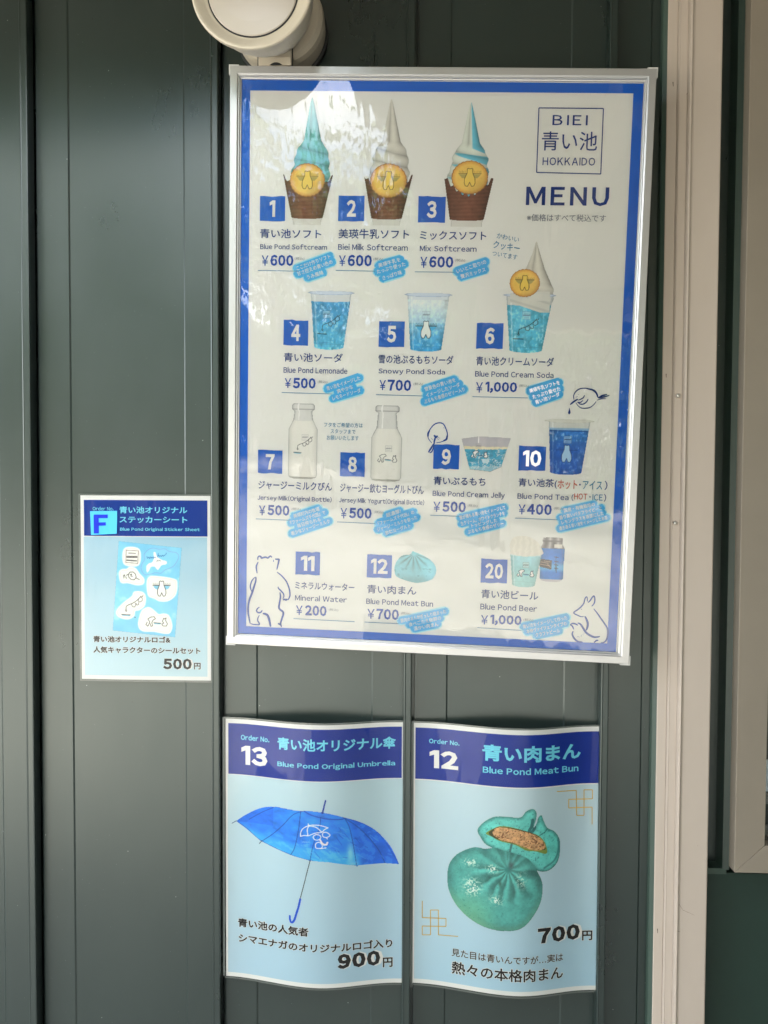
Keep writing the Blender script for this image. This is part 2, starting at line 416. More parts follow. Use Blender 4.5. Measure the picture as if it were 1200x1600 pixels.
def sdist(X, Y, P):
    d = np.full(X.shape, 1e9); P = np.asarray(P, float)
    for a, b in zip(P[:-1], P[1:]):
        e = b - a; t = np.clip(((X - a[0]) * e[0] + (Y - a[1]) * e[1]) / (e @ e + 1e-9), 0, 1)
        d = np.minimum(d, np.hypot(X - a[0] - t * e[0], Y - a[1] - t * e[1]))
    return d
def sm(x, a, b): t = np.clip((x - a) / (b - a), 0, 1); return t * t * (3 - 2 * t)
class Pic:
    def __init__(s, S, x0, y0, x1, y1, step=.7):
        s.S = S; s.b = (x0, y0, x1, y1); s.nx = int((x1 - x0) / step); s.ny = int((y1 - y0) / step)
        gx, gy = np.meshgrid(np.linspace(0, 1, s.nx + 1), np.linspace(0, 1, s.ny + 1), indexing='ij'); s.gx, s.gy = gx, gy
        s.X = x0 + gx * (x1 - x0); s.Y = y0 + gy * (y1 - y0)
        s.C = np.zeros(gx.shape + (3,)); s.C[:] = (210, 208, 204); s.A = np.zeros(gx.shape, bool)
    def fill(s, m, c, a=None):
        c = np.asarray(c, float)
        if a is None: s.C[m] = c[m] if c.ndim == 3 else c
        else:
            w = (m * a)[..., None]; s.C = s.C * (1 - w) + c * w
        s.A |= np.asarray(m) > .35
    def tint(s, m, c, a=1.0):
        w = (np.asarray(m, float) * a)[..., None]; s.C = s.C * (1 - w) + np.asarray(c, float) * w
    def shade(s, m, f):
        s.C = np.where(m[..., None], s.C * np.broadcast_to(np.asarray(f), s.X.shape)[..., None], s.C)
    def stroke(s, pts, w, c, a=1.0): s.tint(1 - sm(sdist(s.X, s.Y, pts), w * .5 - .25, w * .5 + .35), c, a)
    def build(s, name, parent, off=.35, label=None):
        a = s.S.at(s.b[0], s.b[1]); b = s.S.at(s.b[2], s.b[3])
        U = a[0] + s.gx * (b[0] - a[0]); V = a[1] + s.gy * (b[1] - a[1])
        F = grid(s.nx, s.ny)[:, ::-1]; al = s.A.ravel(); F = F[al[F].sum(1) >= 3]
        used = np.unique(F); remap = np.zeros(al.size, int); remap[used] = np.arange(len(used))
        P = s.S.to3d(U.ravel()[used], V.ravel()[used], off)
        c = np.clip(s2l(np.clip(s.C, 0, 255)) * INK, 0, .86).reshape(-1, 3)[used]
        return mesh(name, P, remap[F], m_photo, parent, colors=c, label=label)

# ================================================================== SURROUNDINGS (seen in the plastic and painted surfaces)
G0 = 0.0
m_ground = mat('pale_gravel', (.34, .325, .285), .9, spec=.1); grime(m_ground, (.34, .325, .285), .8, .3, bump=.4, bump_scale=60)
V = [(-400, -400, G0), (400, -400, G0), (400, 400, G0), (-400, 400, G0)]
g = mesh('ground', V, [(0, 1, 2, 3)], m_ground); g['kind'] = 'structure'
m_pave = mat('concrete_paving', (.24, .232, .215), .8, spec=.2); grime(m_pave, (.24, .232, .215), 1.6, .15, bump=.3, bump_scale=90)
o = boxm('pavement', -6, 9, -1.9, -.06, .002, .10, m_pave); o['kind'] = 'structure'

# the shop behind the siding, its eave and the porch over the counter
m_soffit = mat('tan_soffit_board', (.16, .12, .078), .6); grime(m_soffit, (.16, .12, .078), 6, .12, stretch=(1, 6, 1))
m_beam = mat('pale_timber', (.40, .33, .23), .6)
m_roof = mat('dark_roof_sheet', (.07, .08, .08), .45)
shop = root('shop_building', 'dark green shop with a tan soffit and a roof over the counter, behind the siding', 'building', (0, 0, 0))
boxm('back_wall', -5.5, 9, .06, 5.0, .0, 2.58, m_green, shop)
EZ = 2.43
boxm('eave_soffit', -6, 9.4, -.46, .05, EZ, EZ + .03, m_soffit, shop)
boxm('fascia', -6, 9.4, -.485, -.463, EZ - .03, EZ + .22, m_roof, shop)
boxm('roof', -6, 9.4, -.46, 5.4, EZ + .16, EZ + .24, m_roof, shop)
V = [(.36, -.49, EZ - .01), (9, -.49, EZ - .01), (9, -3.3, EZ + .10), (.62, -3.3, EZ + .10)]
V2 = [(x, y, z + .05) for x, y, z in V]
mesh('porch_ceiling', V + V2, [(0, 1, 2, 3), (7, 6, 5, 4), (0, 4, 5, 1), (1, 5, 6, 2), (2, 6, 7, 3), (3, 7, 4, 0)], m_soffit, shop)
for i in range(7):
    x = .95 + i * .62
    boxm('rafter', x, x + .07, -3.25, -.50, EZ - .11, EZ - .012, m_beam, shop)
boxm('front_beam', .75, 9, -3.42, -3.302, EZ - .14, EZ + .14, m_beam, shop)
for x in (3.9, 7.0): boxm('porch_post', x, x + .12, -3.42, -3.30, .0, EZ - .142, m_beam, shop)

boxm('shade_wall', 1.9, 2.0, -3.29, .05, .0, EZ - .012, m_green, shop)  # unseen wall, added to keep light off the right side
# trees across the yard
m_leaf = mat('tree_leaves', (.055, .095, .03), .5, spec=.3); m_bark = mat('tree_bark', (.10, .08, .06), .9)
def crown_mesh(seed, n, rx, rz):
    r = np.random.default_rng(seed); c = r.normal(size=(26, 3)); c /= np.linalg.norm(c, axis=1)[:, None]; c *= (r.random((26, 1)) ** .5)
    c[:, :2] *= rx * .8; c[:, 2] *= rz * .85
    k = r.integers(0, 26, n); P = c[k] + r.normal(size=(n, 3)) * np.array([rx * .25, rx * .25, rz * .2])
    a = r.normal(size=(n, 3)); a /= np.linalg.norm(a, axis=1)[:, None]; b = np.cross(a, r.normal(size=(n, 3))); b /= np.linalg.norm(b, axis=1)[:, None]
    s = r.uniform(.05, .12, (n, 1)); Vv = np.stack([P - a * s, P - b * s * .5, P + a * s, P + b * s * .5], 1).reshape(-1, 3)
    return Vv, np.arange(4 * n).reshape(n, 4)
def cone_tube(p0, p1, r0, r1, n=10):
    p0, p1 = np.array(p0, float), np.array(p1, float); d = p1 - p0; d /= np.linalg.norm(d); a = np.cross(d, (0.3, 1, .2)); a /= np.linalg.norm(a); b = np.cross(d, a)
    th = np.arange(n) * 2 * math.pi / n; ring = np.cos(th)[:, None] * a + np.sin(th)[:, None] * b
    return np.concatenate([p0 + ring * r0, p1 + ring * r1]), [(i, (i + 1) % n, n + (i + 1) % n, n + i) for i in range(n)]
def join(parts):
    V = []; F = []; b = 0
    for v, f in parts:
        V.append(np.asarray(v, float)); F += [tuple(int(i) + b for i in q) for q in f]; b += len(v)
    return np.concatenate(V), F
kinds = []
for q, (rx, rz, hh) in enumerate([(2.3, 2.0, 4.2), (1.9, 2.4, 4.7), (2.8, 1.8, 3.7)]):
    Vc, Fc_ = crown_mesh(40 + q, 4300, rx, rz)
    mc = bpy.data.meshes.new('crown'); mc.from_pydata([], [], [])
    tr = [cone_tube((0, 0, 0), (0.1, 0, hh * .55), .17, .12), cone_tube((0.1, 0, hh * .55), (0, .1, hh + rz * .6), .12, .03)]
    for w in range(6):
        an = w * 1.05 + q; tr.append(cone_tube((.05, 0, hh * (.5 + .06 * w)), (math.cos(an) * rx * .7, math.sin(an) * rx * .7, hh + rz * (w % 3 - 1) * .3), .07, .02, 7))
    kinds.append((Vc + np.array([0, 0, hh]), Fc_, join(tr), None, None))
tree_meta = [(-8.5, -10.5, 0, 1.0, 'bushy tree at the far left across the yard'), (-4.6, -9.0, 1, 1.15, 'slim tall tree second from the left across the yard'),
             (-2.0, -11.0, 2, 1.1, 'broad low tree in the middle left across the yard'), (.9, -9.6, 0, .95, 'round tree straight across the yard'),
             (3.9, -11.5, 1, 1.05, 'slim tree to the right across the yard'), (7.2, -10.0, 2, 1.0, 'broad tree at the far right across the yard'),
             (-12.5, -13.0, 1, 1.3, 'tallest tree at the left edge of the yard'), (-5.8, -16, 0, 1.7, 'large tree standing behind the left row'), (2.2, -17, 2, 1.5, 'large tree standing behind the right row')]
shared = {}
for i, (x, y, k, s, lab) in enumerate(tree_meta):
    t = root('broadleaf_tree', lab, 'tree', (x, y, 0), 'trees across the yard'); t.rotation_euler.z = i * 1.3; t.scale = (s, s, s)
    if k not in shared:
        a = mesh('trunk', kinds[k][2][0], kinds[k][2][1], m_bark); b = mesh('crown', kinds[k][0], kinds[k][1], m_leaf)
        shared[k] = (a.data, b.data); a.parent = t; b.parent = t
    else:
        for nm, d in zip(('trunk', 'crown'), shared[k]):
            c = bpy.data.objects.new(nm, d); COL.objects.link(c); c.parent = t
m_hedge = mat('far_foliage', (.05, .085, .03), .6)
Vh = []
for q in range(34000):
    x = RNG.uniform(-30, 30); y = -22 + RNG.normal() * 1.2; z = RNG.uniform(0, 5.0 + .9 * math.sin(x * .4) + .5 * math.sin(x * 1.3)) + RNG.normal() * .25; r = RNG.uniform(.16, .38)
    a = RNG.normal(size=3); a /= np.linalg.norm(a); b = np.cross(a, RNG.normal(size=3)); b /= np.linalg.norm(b); p_ = np.array([x, y, z])
    Vh += [p_ - a * r, p_ - b * r * .6, p_ + a * r, p_ + b * r * .6]
o = mesh('distant_wood', Vh, np.arange(len(Vh)).reshape(-1, 4), m_hedge); o['kind'] = 'stuff'; o['label'] = 'low band of far woodland behind the yard'; o['category'] = 'woodland'

# ================================================================== GREEN SIDING
ZT, ZB = 1220.0, -1500.0      # mm
wallo = root('siding_wall', 'dark green steel siding wall with raised vertical ribs, behind the menu board and posters', 'wall', (0.3, 0, .1))
ribs = [-388.0, -84.8, 215.8, 519.8, 825.7]
for i, rx_ in enumerate(ribs):
    x0 = rx_ + 12; x1 = ribs[i + 1] if i + 1 < len(ribs) else 921.0
    a, b = rx_ + 68, rx_ + 253
    prof = [(x0, 7), (x0 + 4.2, 7), (x0 + 4.8, 0), (a - 1.2, 0), (a + 1.2, 1.6)]
    if b + 2 < x1: prof += [(b - 1.2, 1.6), (b + 1.2, 0), (x1 - .1, 0)]
    else: prof += [(x1 - .1, 1.6)]
    extrude_profile('siding_panel', prof, ZB, ZT, m_green, wallo, cols=12)
    rp = [(rx_, 0.5), (rx_ - .6, -17.5), (rx_ + .2, -19.6), (rx_ + 1.6, -20.3), (rx_ + 3.2, -19.7), (rx_ + 10.4, -19.7), (rx_ + 11.8, -19.2), (rx_ + 12.2, -17.6), (rx_ + 12, 0.5)]
    r = extrude_profile('seam_rib', rp, ZB, ZT, m_green, wallo)
# rib screw beside the lamp
def disc_screw(name, x, y, z, r, h, parent, m, n=12, axis='y'):
    th = np.arange(n) * 2 * math.pi / n; V = []; F = []
    for rr_, d in ((r, 0), (r, -h * .5), (r * .75, -h), (r * .3, -h * 1.15)):
        for t in th: V.append((x + rr_ * math.cos(t), y + d, z + rr_ * math.sin(t)))
    for k in range(3):
        for i in range(n): F.append((k * n + i, k * n + (i + 1) % n, (k + 1) * n + (i + 1) % n, (k + 1) * n + i))
    F.append(tuple(range(3 * n, 4 * n)))
    return mesh(name, mm(V), F, m, parent, smooth=False)
disc_screw('screw', wx(331.5, 85.5, -20), -19.8, wz(331.5, 85.5, -20), 2.6, .8, wallo, m_green2)
disc_screw('screw', wx(331.8, 86, -20), -20.3, wz(331.8, 86, -20), 1.2, .5, wallo, m_black)
# corner trim beside the beige post
tx0, tx1 = wx(1021, 900, -6), wx(1030.5, 900, -12)
extrude_profile('corner_trim', [(tx0, 1), (tx0 + .6, -8), (tx1 - 1, -13), (tx1 + 3, -13), (tx1 + 3, 1)], ZB, ZT, m_green2, wallo)

# ------------------------------------------------------------------ beige post (shutter rail)
pa = wx(1030, 900, -14); pb = wx(1049, 900, -22); pc = wx(1066, 900, -30); pd = wx(1115.3, 900, -34)
post = root('shutter_post', 'tall beige metal post with a raised bead and cap screws, right of the menu board', 'post', (pa / 1000, 0, .1))
extrude_profile('side_flange', [(pa, 2), (pa, -13), (pa + 1, -14), (pb - 2.2, -16), (pb - 1.5, -15), (pb - .6, -20.5), (pb + .3, -21.5), (pb + 1, -21), (pc - 2.5, -22.5), (pc - 2.2, -20)], ZB, ZT, m_beige, post)
extrude_profile('face_cover', [(pc - 2.2, 0), (pc - 2.2, -29), (pc - 1.2, -31.4), (pc + .8, -32.2), (pc + 2.4, -31.4), (pc + 3.4, -30.2), (pc + 6, -29.8), (pd - 2.2, -32), (pd - .6, -31.4), (pd, -29.5), (pd, 2)], ZB, ZT, m_beige, post)
for (sx_, sy_) in ((1059, 618.5), (1054.5, 817)):
    disc_screw('cap_screw', wx(sx_, sy_, -22), -21.8, wz(sx_, sy_, -22), 3.4, 3.6, post, m_steel, 6)

m_chip = mat('dark_paint_chip', (.06, .045, .035), .7)
for (ax, ay, bx_, by_, w_, dep_) in ((1051.5, 128, 1052, 135, 1.3, -17.2), (1073, 148, 1077.5, 137, .7, -23.4), (1040.8, 584, 1041, 590, 1.2, -17.2), (1027.3, 1451, 1027.6, 1458, 1.3, -17.2), (1059, 1455, 1063, 1456, .6, -32.4), (1061, 1413, 1067, 1422, .5, -32.2), (1067, 1422, 1085, 1430, .35, -31.8)):
    xa, za_ = flat(dep_).at(ax, ay); xb, zb_ = flat(dep_).at(bx_, by_); d_ = np.array([xb - xa, zb_ - za_]); d_ /= np.hypot(*d_); n_ = np.array([-d_[1], d_[0]]) * w_ / 2
    V = [(xa + n_[0], dep_, za_ + n_[1]), (xa - n_[0], dep_, za_ - n_[1]), (xb - n_[0] * .5, dep_, zb_ - n_[1] * .5), (xb + n_[0] * .5, dep_, zb_ + n_[1] * .5)]
    mesh('paint_chip', mm(V), [(0, 1, 2, 3)], m_chip, post)

# ------------------------------------------------------------------ window bay right of the post
m_lowg = mat('matt_green_panel', (.012, .030, .022), .55, spec=.4); grime(m_lowg, (.012, .030, .022), 9, .12, bump=.4, bump_scale=1600)
bay = root('window_bay_wall', 'narrow dark green wall strip between the beige post and the window', 'wall', (1.0, 0, .1))
bx0 = pd - 20
led = wz(1120, 1350, 8)
ta, tb = wx(1136, 900, -2), wx(1147, 900, -2)
wfl = wx(1156.5, 900, -26)
extrude_profile('recessed_panel', [(bx0, 22), (ta, 22)], led - 4, ZT, m_green, bay)
extrude_profile('jamb_trim', [(ta, 22), (ta + 1, -3), (tb - 1, -6), (tb, -5), (tb + .5, 22)], led - 2, ZT, m_teal, bay)
V, F = box_vf(bx0, tb - 3, -2, 24, led - 11, led - 2); mesh('ledge_trim', mm(V), F, m_green2, bay)
V, F = box_vf(bx0, 1500, 3, 20, ZB, led - 11.3); mesh('lower_panel', mm(V), F, m_lowg, bay)
V, F = box_vf(tb + .6, wfl + 20, 14, 22, led - 9, ZT); mesh('gap_shadow', mm(V), F, m_black, bay)  # black box stands in for the shadow in the gap beside the frame

win = root('window', 'beige framed window with a mitred lower corner, at the right edge', 'window', (wfl / 1000, 0, EYE + wz(1146, 1363, -26) / 1000))
zb = wz(1146.5, 1363.5, -26); wi = wx(1196, 1240, -26) - wx(1148.7, 1240, -26)
zi = wz(1193, 1321.5, -26); xr = wfl + 900
def member(name, poly, y0, y1, m):
    n = len(poly); V = [(x, y0, z) for x, z in poly] + [(x, y1, z) for x, z in poly]
    F = [tuple(range(n)), tuple(range(2 * n - 1, n - 1, -1))] + [(i, i + n, (i + 1) % n + n, (i + 1) % n) for i in range(n)]
    o = mesh(name, mm(V), F, m, win); b = o.modifiers.new('bevel', 'BEVEL'); b.width = .0007; b.segments = 2; return o
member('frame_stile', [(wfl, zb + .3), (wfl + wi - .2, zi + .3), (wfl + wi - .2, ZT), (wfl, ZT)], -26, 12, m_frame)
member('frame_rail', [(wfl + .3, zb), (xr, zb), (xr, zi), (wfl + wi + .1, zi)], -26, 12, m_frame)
V, F = box_vf(wfl + wi + .2, xr, -8, -4, zi + .4, ZT); mesh('pane', mm(V), F, m_glass, win)
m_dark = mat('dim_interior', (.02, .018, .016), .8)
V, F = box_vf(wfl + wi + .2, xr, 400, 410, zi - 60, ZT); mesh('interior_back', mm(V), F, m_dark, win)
m_card = mat('white_card', (.62, .70, .80), .6); m_grey = mat('grey_counter', (.18, .18, .17), .5); m_cardblue = mat('blue_card_line', (.04, .12, .45), .6)
def strip(name, ya, yb, m, lab, cat):
    V, F = box_vf(wx(1195, ya, 10), wfl + wi + 160, 9, 12, wz(1197, yb, 10), wz(1197, ya, 10)); o = mesh(name, mm(V), F, m); o['label'] = lab; o['category'] = cat
strip('price_card', 1187, 1236, m_card, 'pale blue card standing inside the window', 'card')
strip('card_holder', 1239.5, 1256, m_grey, 'grey holder strip below the pale card inside the window', 'holder')
strip('counter_tray', 1289, 1320, m_grey, 'ribbed grey tray on the counter inside the window', 'tray')

# ================================================================== WALL LAMP
m_g2 = m_lamp
def lathe(name, prof, cx, cz, m, parent, n=72, tilt=(0, 0), piv=0.0, label=None):
    """prof: (radius, y) mm, around an axis through (cx, cz) pointing at the viewer; tilt leans the axis"""
    th = np.arange(n) * 2 * math.pi / n; V = []; F = []
    Rt = rot(tilt[0], 0, tilt[1])
    for r, y in prof:
        for t in th:
            q = Rt @ np.array([r * math.cos(t), y - piv, r * math.sin(t)]); V.append((q[0] + cx, q[1] + piv, q[2] + cz))
    k = len(prof)
    for j in range(k - 1):
        for i in range(n): F.append((j * n + i, j * n + (i + 1) % n, (j + 1) * n + (i + 1) % n, (j + 1) * n + i))
    if prof[0][0] > 0: F.append(tuple(range(n))[::-1])
    if prof[-1][0] > 0: F.append(tuple(range((k - 1) * n, k * n)))
    return mesh(name, mm(V), F, m, parent, smooth=False, label=label)
bxz = (wx(438, 44, -25), wz(438, 44, -25)); dxz = (wx(393.5, -19, -150), wz(393.5, -19, -150))
lamp = root('wall_lamp', 'round cream wall lamp with a frosted lens, above the menu board', 'lamp', (bxz[0] / 1000, 0, EYE + bxz[1] / 1000))
k0 = 1000 / 1010.0
lathe('backing_shadow_ring', [(71, -.5), (71, -9), (66, -11)], *bxz, m_black, lamp)  # black backing ring, its colour carries the contact shadow round the plate
o = lathe('wall_plate', [(66, -9), (68, -14), (69.5, -40), (68, -50), (63, -57), (30, -60)], *bxz, m_lamp, lamp); 
R1 = 95 / 1150 * 1010; R0 = 71 / 1150 * 1010
o = lathe('lamp_housing', [(40, -50), (47, -62), (52, -76), (56, -84), (57, -85.5), (66, -96), (73, -112), (76.5, -128), (78, -139), (R1 - 1.6, -143), (R1, -150), (R1 - .4, -153), (R1 - 2.2, -154), (R1 - 5, -153), (R0 + 5, -146), (R0 + 1.2, -144.5), (R0 + 1.0, -140), (R0 - 3, -140)],
      dxz[0] + 0, dxz[1], m_lamp, lamp)
# the bowl runs back and right to the plate
me = o.data; co = np.empty(len(me.vertices) * 3, np.float32); me.vertices.foreach_get('co', co); co = co.reshape(-1, 3)
yy = -co[:, 1] * 1000; w = np.clip((145 - yy) / 95, 0, 1); co[:, 0] += w * (bxz[0] - dxz[0]) / 1000 * .9; co[:, 2] += w * (bxz[1] - dxz[1]) / 1000 * .35
me.vertices.foreach_set('co', co.ravel()); me.update()
lathe('lens_ring', [(R0 + .9, -141), (R0 + .9, -145.2), (R0 - .6, -145.2)], *dxz, m_black, lamp)
lathe('lens', [(R0 - .8, -141), (R0 - .8, -145.5), (R0 - 2, -146.6), (R0 * .7, -148.5), (R0 * .35, -149.5), (.01, -150)], *dxz, m_lens, lamp)
bb0, bb1 = wx(403.5, 85, -62), wx(457, 85, -62); bz0, bz1 = 635.2, wz(430, 60, -62)
V, F = box_vf(bb0, bb1, -64, -48, bz0, bz1); arm = mesh('tilt_arm', mm(V), F, m_lamp, lamp); b = arm.modifiers.new('bevel', 'BEVEL'); b.width = .0022; b.segments = 3
V, F = box_vf(bb0 + 1.2, bb1 - 1.2, -67, -64.2, bz0 + .2, wz(430, 90, -64)); sh = mesh('arm_lip', mm(V), F, m_lamp, lamp); b = sh.modifiers.new('bevel', 'BEVEL'); b.width = .001; b.segments = 2
def arch(name, r0, r1, y, cx, cz, m):
    V = []; n = 20
    for k in range(n + 1):
        t = math.pi * (.12 + .76 * k / n)
        for r_ in (r0, r1): V.append((cx + r_ * math.cos(t), y, max(cz + r_ * math.sin(t), bz0 + .1)))
    mesh(name, mm(V), [(2 * k, 2 * k + 1, 2 * k + 3, 2 * k + 2) for k in range(n)], m, lamp)
hx, hz = wx(431, 111, -68), wz(431, 111, -68)
arch('pivot_rim', 12.9, 15, -67.8, hx, hz, m_lamp); arch('pivot_plug', 2, 13, -67.5, hx, hz, m_black)
for dx_ in (-1, 1): V, F = box_vf((bb0 if dx_ < 0 else bb1) - .5, (bb0 if dx_ < 0 else bb1) + .5, -65, -60, bz0 + .3, bz1 - 4); mesh('arm_seam', mm(V), F, m_black, lamp)

# ================================================================== MENU BOARD
B = Board()
bc = B.to3d(0, -B.H / 2)
board = root('menu_board', 'large silver-framed menu board with blue border, hung leaning on the green wall', 'menu board', tuple(bc))
HW, HH = B.W / 2, B.H / 2
# frame profile: distance in from the outer edge, height towards the viewer
fp = [(0, -19), (0, -1.0), (.9, 0), (10.6, 0), (11.2, -.4), (11.3, -1.6), (12.2, -2.2), (13.6, -2.0), (14.2, -2.6), (14.3, -5.4), (15.9, -5.8), (16.1, -9), (16.1, -19)]
fp = [(d, h) for d, h in fp]
def rail(name, side, parent):
    P = []; F = []; n = len(fp); seg = 10
    for k in range(seg + 1):
        t = k / seg
        for d, h in fp:
            g_ = .12
            if side in ('top', 'bottom'):
                s_ = 1 if side == 'top' else -1; u = -HW + d + g_ + t * (2 * HW - 2 * d - 2 * g_); v = s_ * (HH - d)
            else:
                s_ = 1 if side == 'right' else -1; v = -HH + d + g_ + t * (2 * HH - 2 * d - 2 * g_); u = s_ * (HW - d)
            P.append(B.to3d(u, v, h))
    for k in range(seg):
        for i in range(n - 1):
            a = k * n + i; q = (a, a + n, a + n + 1, a + 1)
            F.append(q if side in ('bottom', 'right') else q[::-1])
    return mesh(name, P, F, m_alu, parent)
for sd_ in ('top', 'bottom', 'left', 'right'): rail('frame_rail', sd_, board)
for su in (-1, 1):      # plastic corner pieces, a little proud outside
    for sv in (-1, 1):
        u0, u1 = sorted((su * (HW + 1.7), su * (HW - 13))); v0, v1 = sorted((sv * (HH + 1.9), sv * (HH - 12)))
        V = [B.to3d(u, v, h) for h in (-19.5, -1.4) for v in (v0, v1) for u in (u0, u1)]
        F = [(0, 1, 3, 2), (4, 5, 7, 6), (0, 1, 5, 4), (2, 3, 7, 6), (0, 2, 6, 4), (1, 3, 7, 5)]
        mesh('corner_piece', V, F, m_corner, board)
patch('backing', B, (-HW + 2, HH - 2), (HW - 2, -HH + 2), -18.5, m_corner, board, 4, 4)
OFS = -8.5
class BoardPrint(Board):
    def to3d(self, u, v, off=0.0): return super().to3d(u, v, off * 1.0 + OFS)
    def at(self, px, py, off=0.0): return super().at(px, py, OFS)
S = BoardPrint()
sheet = patch('menu_sheet', S, (-HW + 15, HH - 15), (HW - 15, -HH + 15), 0, m_paper, board, 8, 10)
blue_b = inkm('border_blue', (26, 98, 192)); navy = inkm('navy_ink', (14, 50, 122)); tile_b = inkm('tile_blue', (26, 92, 182)); price_b = inkm('price_blue', (24, 68, 156))
white_i = mat('unprinted_white', (.80, .79, .775), .6, spec=.2); sky_i = inkm('brush_blue', (70, 164, 214)); glow_i = inkm('brush_halo', (150, 205, 230)); grey_i = inkm('grey_ink', (110, 116, 130)); red_i = inkm('red_ink', (178, 66, 50)); teal_i = inkm('teal_ink', (46, 118, 160))
rule_i = inkm('rule_blue', (90, 130, 165)); black_i = inkm('black_ink', (28, 26, 26))
# border
pb_ = Print(S)
oc = [(375, 124.7), (1006.3, 130.7), (962.3, 1020.5), (369.5, 993)]; ic = [(391, 141.5), (989.6, 146), (948.7, 1005.3), (384.8, 978.2)]
o4 = [np.array(S.at(*q)) for q in oc]; i4 = [np.array(S.at(*q)) for q in ic]
for k in range(4):
    a, b, c, d = o4[k], o4[(k + 1) % 4], i4[(k + 1) % 4], i4[k]; n = 10; Q = []
    for j in range(n + 1): t = j / n; Q += [a + (b - a) * t, d + (c - d) * t]
    pb_.add(np.array(Q), [(2 * j, 2 * j + 1, 2 * j + 3, 2 * j + 2) for j in range(n)], .25, blue_b)
pb_.build('blue_border', sheet)
ZA, ZB_, ZC, ZD, ZE, ZF = Z(340, 80, .3), Z(680, 80, .3), Z(360, 430, .283333), Z(680, 430, .283333), Z(360, 720, .283333), Z(670, 720, .283333)
# logo and heading
q = Print(S)
for a, b in (((540, 296), (876, 299)), ((876, 299), (862, 640)), ((862, 640), (528, 632)), ((528, 632), (540, 296))):
    q.line([ZB_(*a), ZB_(*b)], 1.6, navy, smooth=False)
q.text('BIEI', ZB_, 612, 333, 793, 387, navy, .012, space=1.35); q.text('青い池', ZB_, 557, 418, 842, 520, navy, .004); q.text('HOKKAIDO', ZB_, 560, 553, 832, 597, navy, .012, space=1.15)
q.build('logo_lettering', sheet)
q = Print(S); q.text('MENU', ZB_, 475, 706, 903, 808, navy, .03, space=1.25); q.build('heading_lettering', sheet)
q = Print(S); q.text('※価格はすべて税込です', ZB_, 478, 848, 888, 890, grey_i, .006); q.build('tax_note', sheet)

def tile(z, x0, y0, x1, y1, num):
    q = Print(S); a = S.at(*z(x0, y0)); b = S.at(*z(x1, y1)); j = lambda: RNG.normal() * .35
    n = 7; top = [(a[0] + (b[0] - a[0]) * t + j() * .3, a[1] + j()) for t in np.linspace(0, 1, n)]; bot = [(b[0] - (b[0] - a[0]) * t, b[1] + j()) for t in np.linspace(0, 1, n)]
    P = top + bot; m_ = [(i, i + 1, 2 * n - 2 - i, 2 * n - 1 - i)[::-1] for i in range(n - 1)]
    q.add(np.array(P), m_, .3, tile_b)
    w = x1 - x0; h = y1 - y0; fr = .36 if len(num) == 1 else .68
    if num == '1': fr = .22
    if num == '11': fr = .56
    V, F, mn, mx_ = glyphs(num, .055); c = ((a[0] + b[0]) / 2, (a[1] + b[1]) / 2); W = b[0] - a[0]; H = a[1] - b[1]
    sc = np.array([W * fr / (mx_[0] - mn[0]), H * .66 / (mx_[1] - mn[1])])
    q.add(put(V, (mn + mx_) / 2, sc, np.array(c)), F, .55, white_i)
    q.build('number_tile', sheet)
def entry(z, jp, en, yen, price, tax, rule, zj=None):
    q = Print(S)
    for t, b in jp: q.text(t if isinstance(t, str) else t[0], z, *b, navy if isinstance(t, str) else t[1], .016)
    for t, b in en: q.text(t if isinstance(t, str) else t[0], z, *b, navy if isinstance(t, str) else t[1], .016)
    q.text('¥', z, *yen, price_b, .012); q.text(price[0], z, *price[1], price_b, .055, space=.96)
    q.text('(税込)', z, *tax, grey_i, .0); q.line([z(rule[0], rule[1]), z(rule[2], rule[3])], 1.1, rule_i, smooth=False)
    q.build('menu_entry', sheet)
def caption(z, lines, h=7.0, w=13.5):
    q = Print(S)
    for i, (t, x0, y0, x1, y1) in enumerate(lines):
        a, b = z(x0, y0), z(x1, y1); q.blob(a, b, w + 3.0, glow_i, .22 + .01 * i, .03)
    for i, (t, x0, y0, x1, y1) in enumerate(lines):
        a, b = z(x0, y0), z(x1, y1); q.blob(a, b, w, sky_i, .32 + .01 * i, .07)
    for t, x0, y0, x1, y1 in lines: q.slant(t, z(x0, y0), z(x1, y1), h, white_i, .012, .6, pad=-1.5)
    q.build('brush_caption', sheet)
ZG, ZH, ZI, ZJ, ZK, ZL, ZM, ZN = Z(390, 300, .216667), Z(640, 300, .216667), Z(500, 570, .2), Z(730, 570, .191667), Z(390, 770, .233333), Z(660, 770, .25), Z(600, 930, .166667), Z(740, 920, .183333)
ZP = Z(655, 650, .125)
tile(ZA, 221, 755, 351, 886, '1'); tile(ZA, 630, 752, 763, 886, '2'); tile(ZH, 65, 32, 255, 222, '3')
tile(ZC, 294, 248, 428, 388, '4'); tile(ZC, 820, 254, 958, 397, '5'); tile(ZD, 230, 264, 372, 407, '6')
tile(ZC, 153, 963, 286, 1095, '7'); tile(ZC, 607, 976, 740, 1112, '8'); tile(ZP, 182, 354, 495, 668, '9'); tile(ZD, 463, 941, 606, 1080, '10')
tile(ZE, 360, 500, 493, 631, '11'); tile(ZE, 755, 515, 888, 648, '12'); tile(ZF, 290, 540, 430, 676, '20')
entry(ZA, [('青い池ソフト', (222, 925, 540, 977))], [('Blue Pond Softcream', (222, 1003, 570, 1035))], (230, 1064, 265, 1118), ('600', (275, 1060, 395, 1120)), (402, 1072, 452, 1090), (210, 1142, 420, 1146))
entry(ZA, [('美瑛牛乳ソフト', (630, 925, 997, 980))], [('Biei Milk Softcream', (628, 1003, 990, 1040))], (632, 1064, 667, 1120), ('600', (678, 1060, 803, 1122)), (812, 1075, 862, 1092), (615, 1142, 820, 1146))
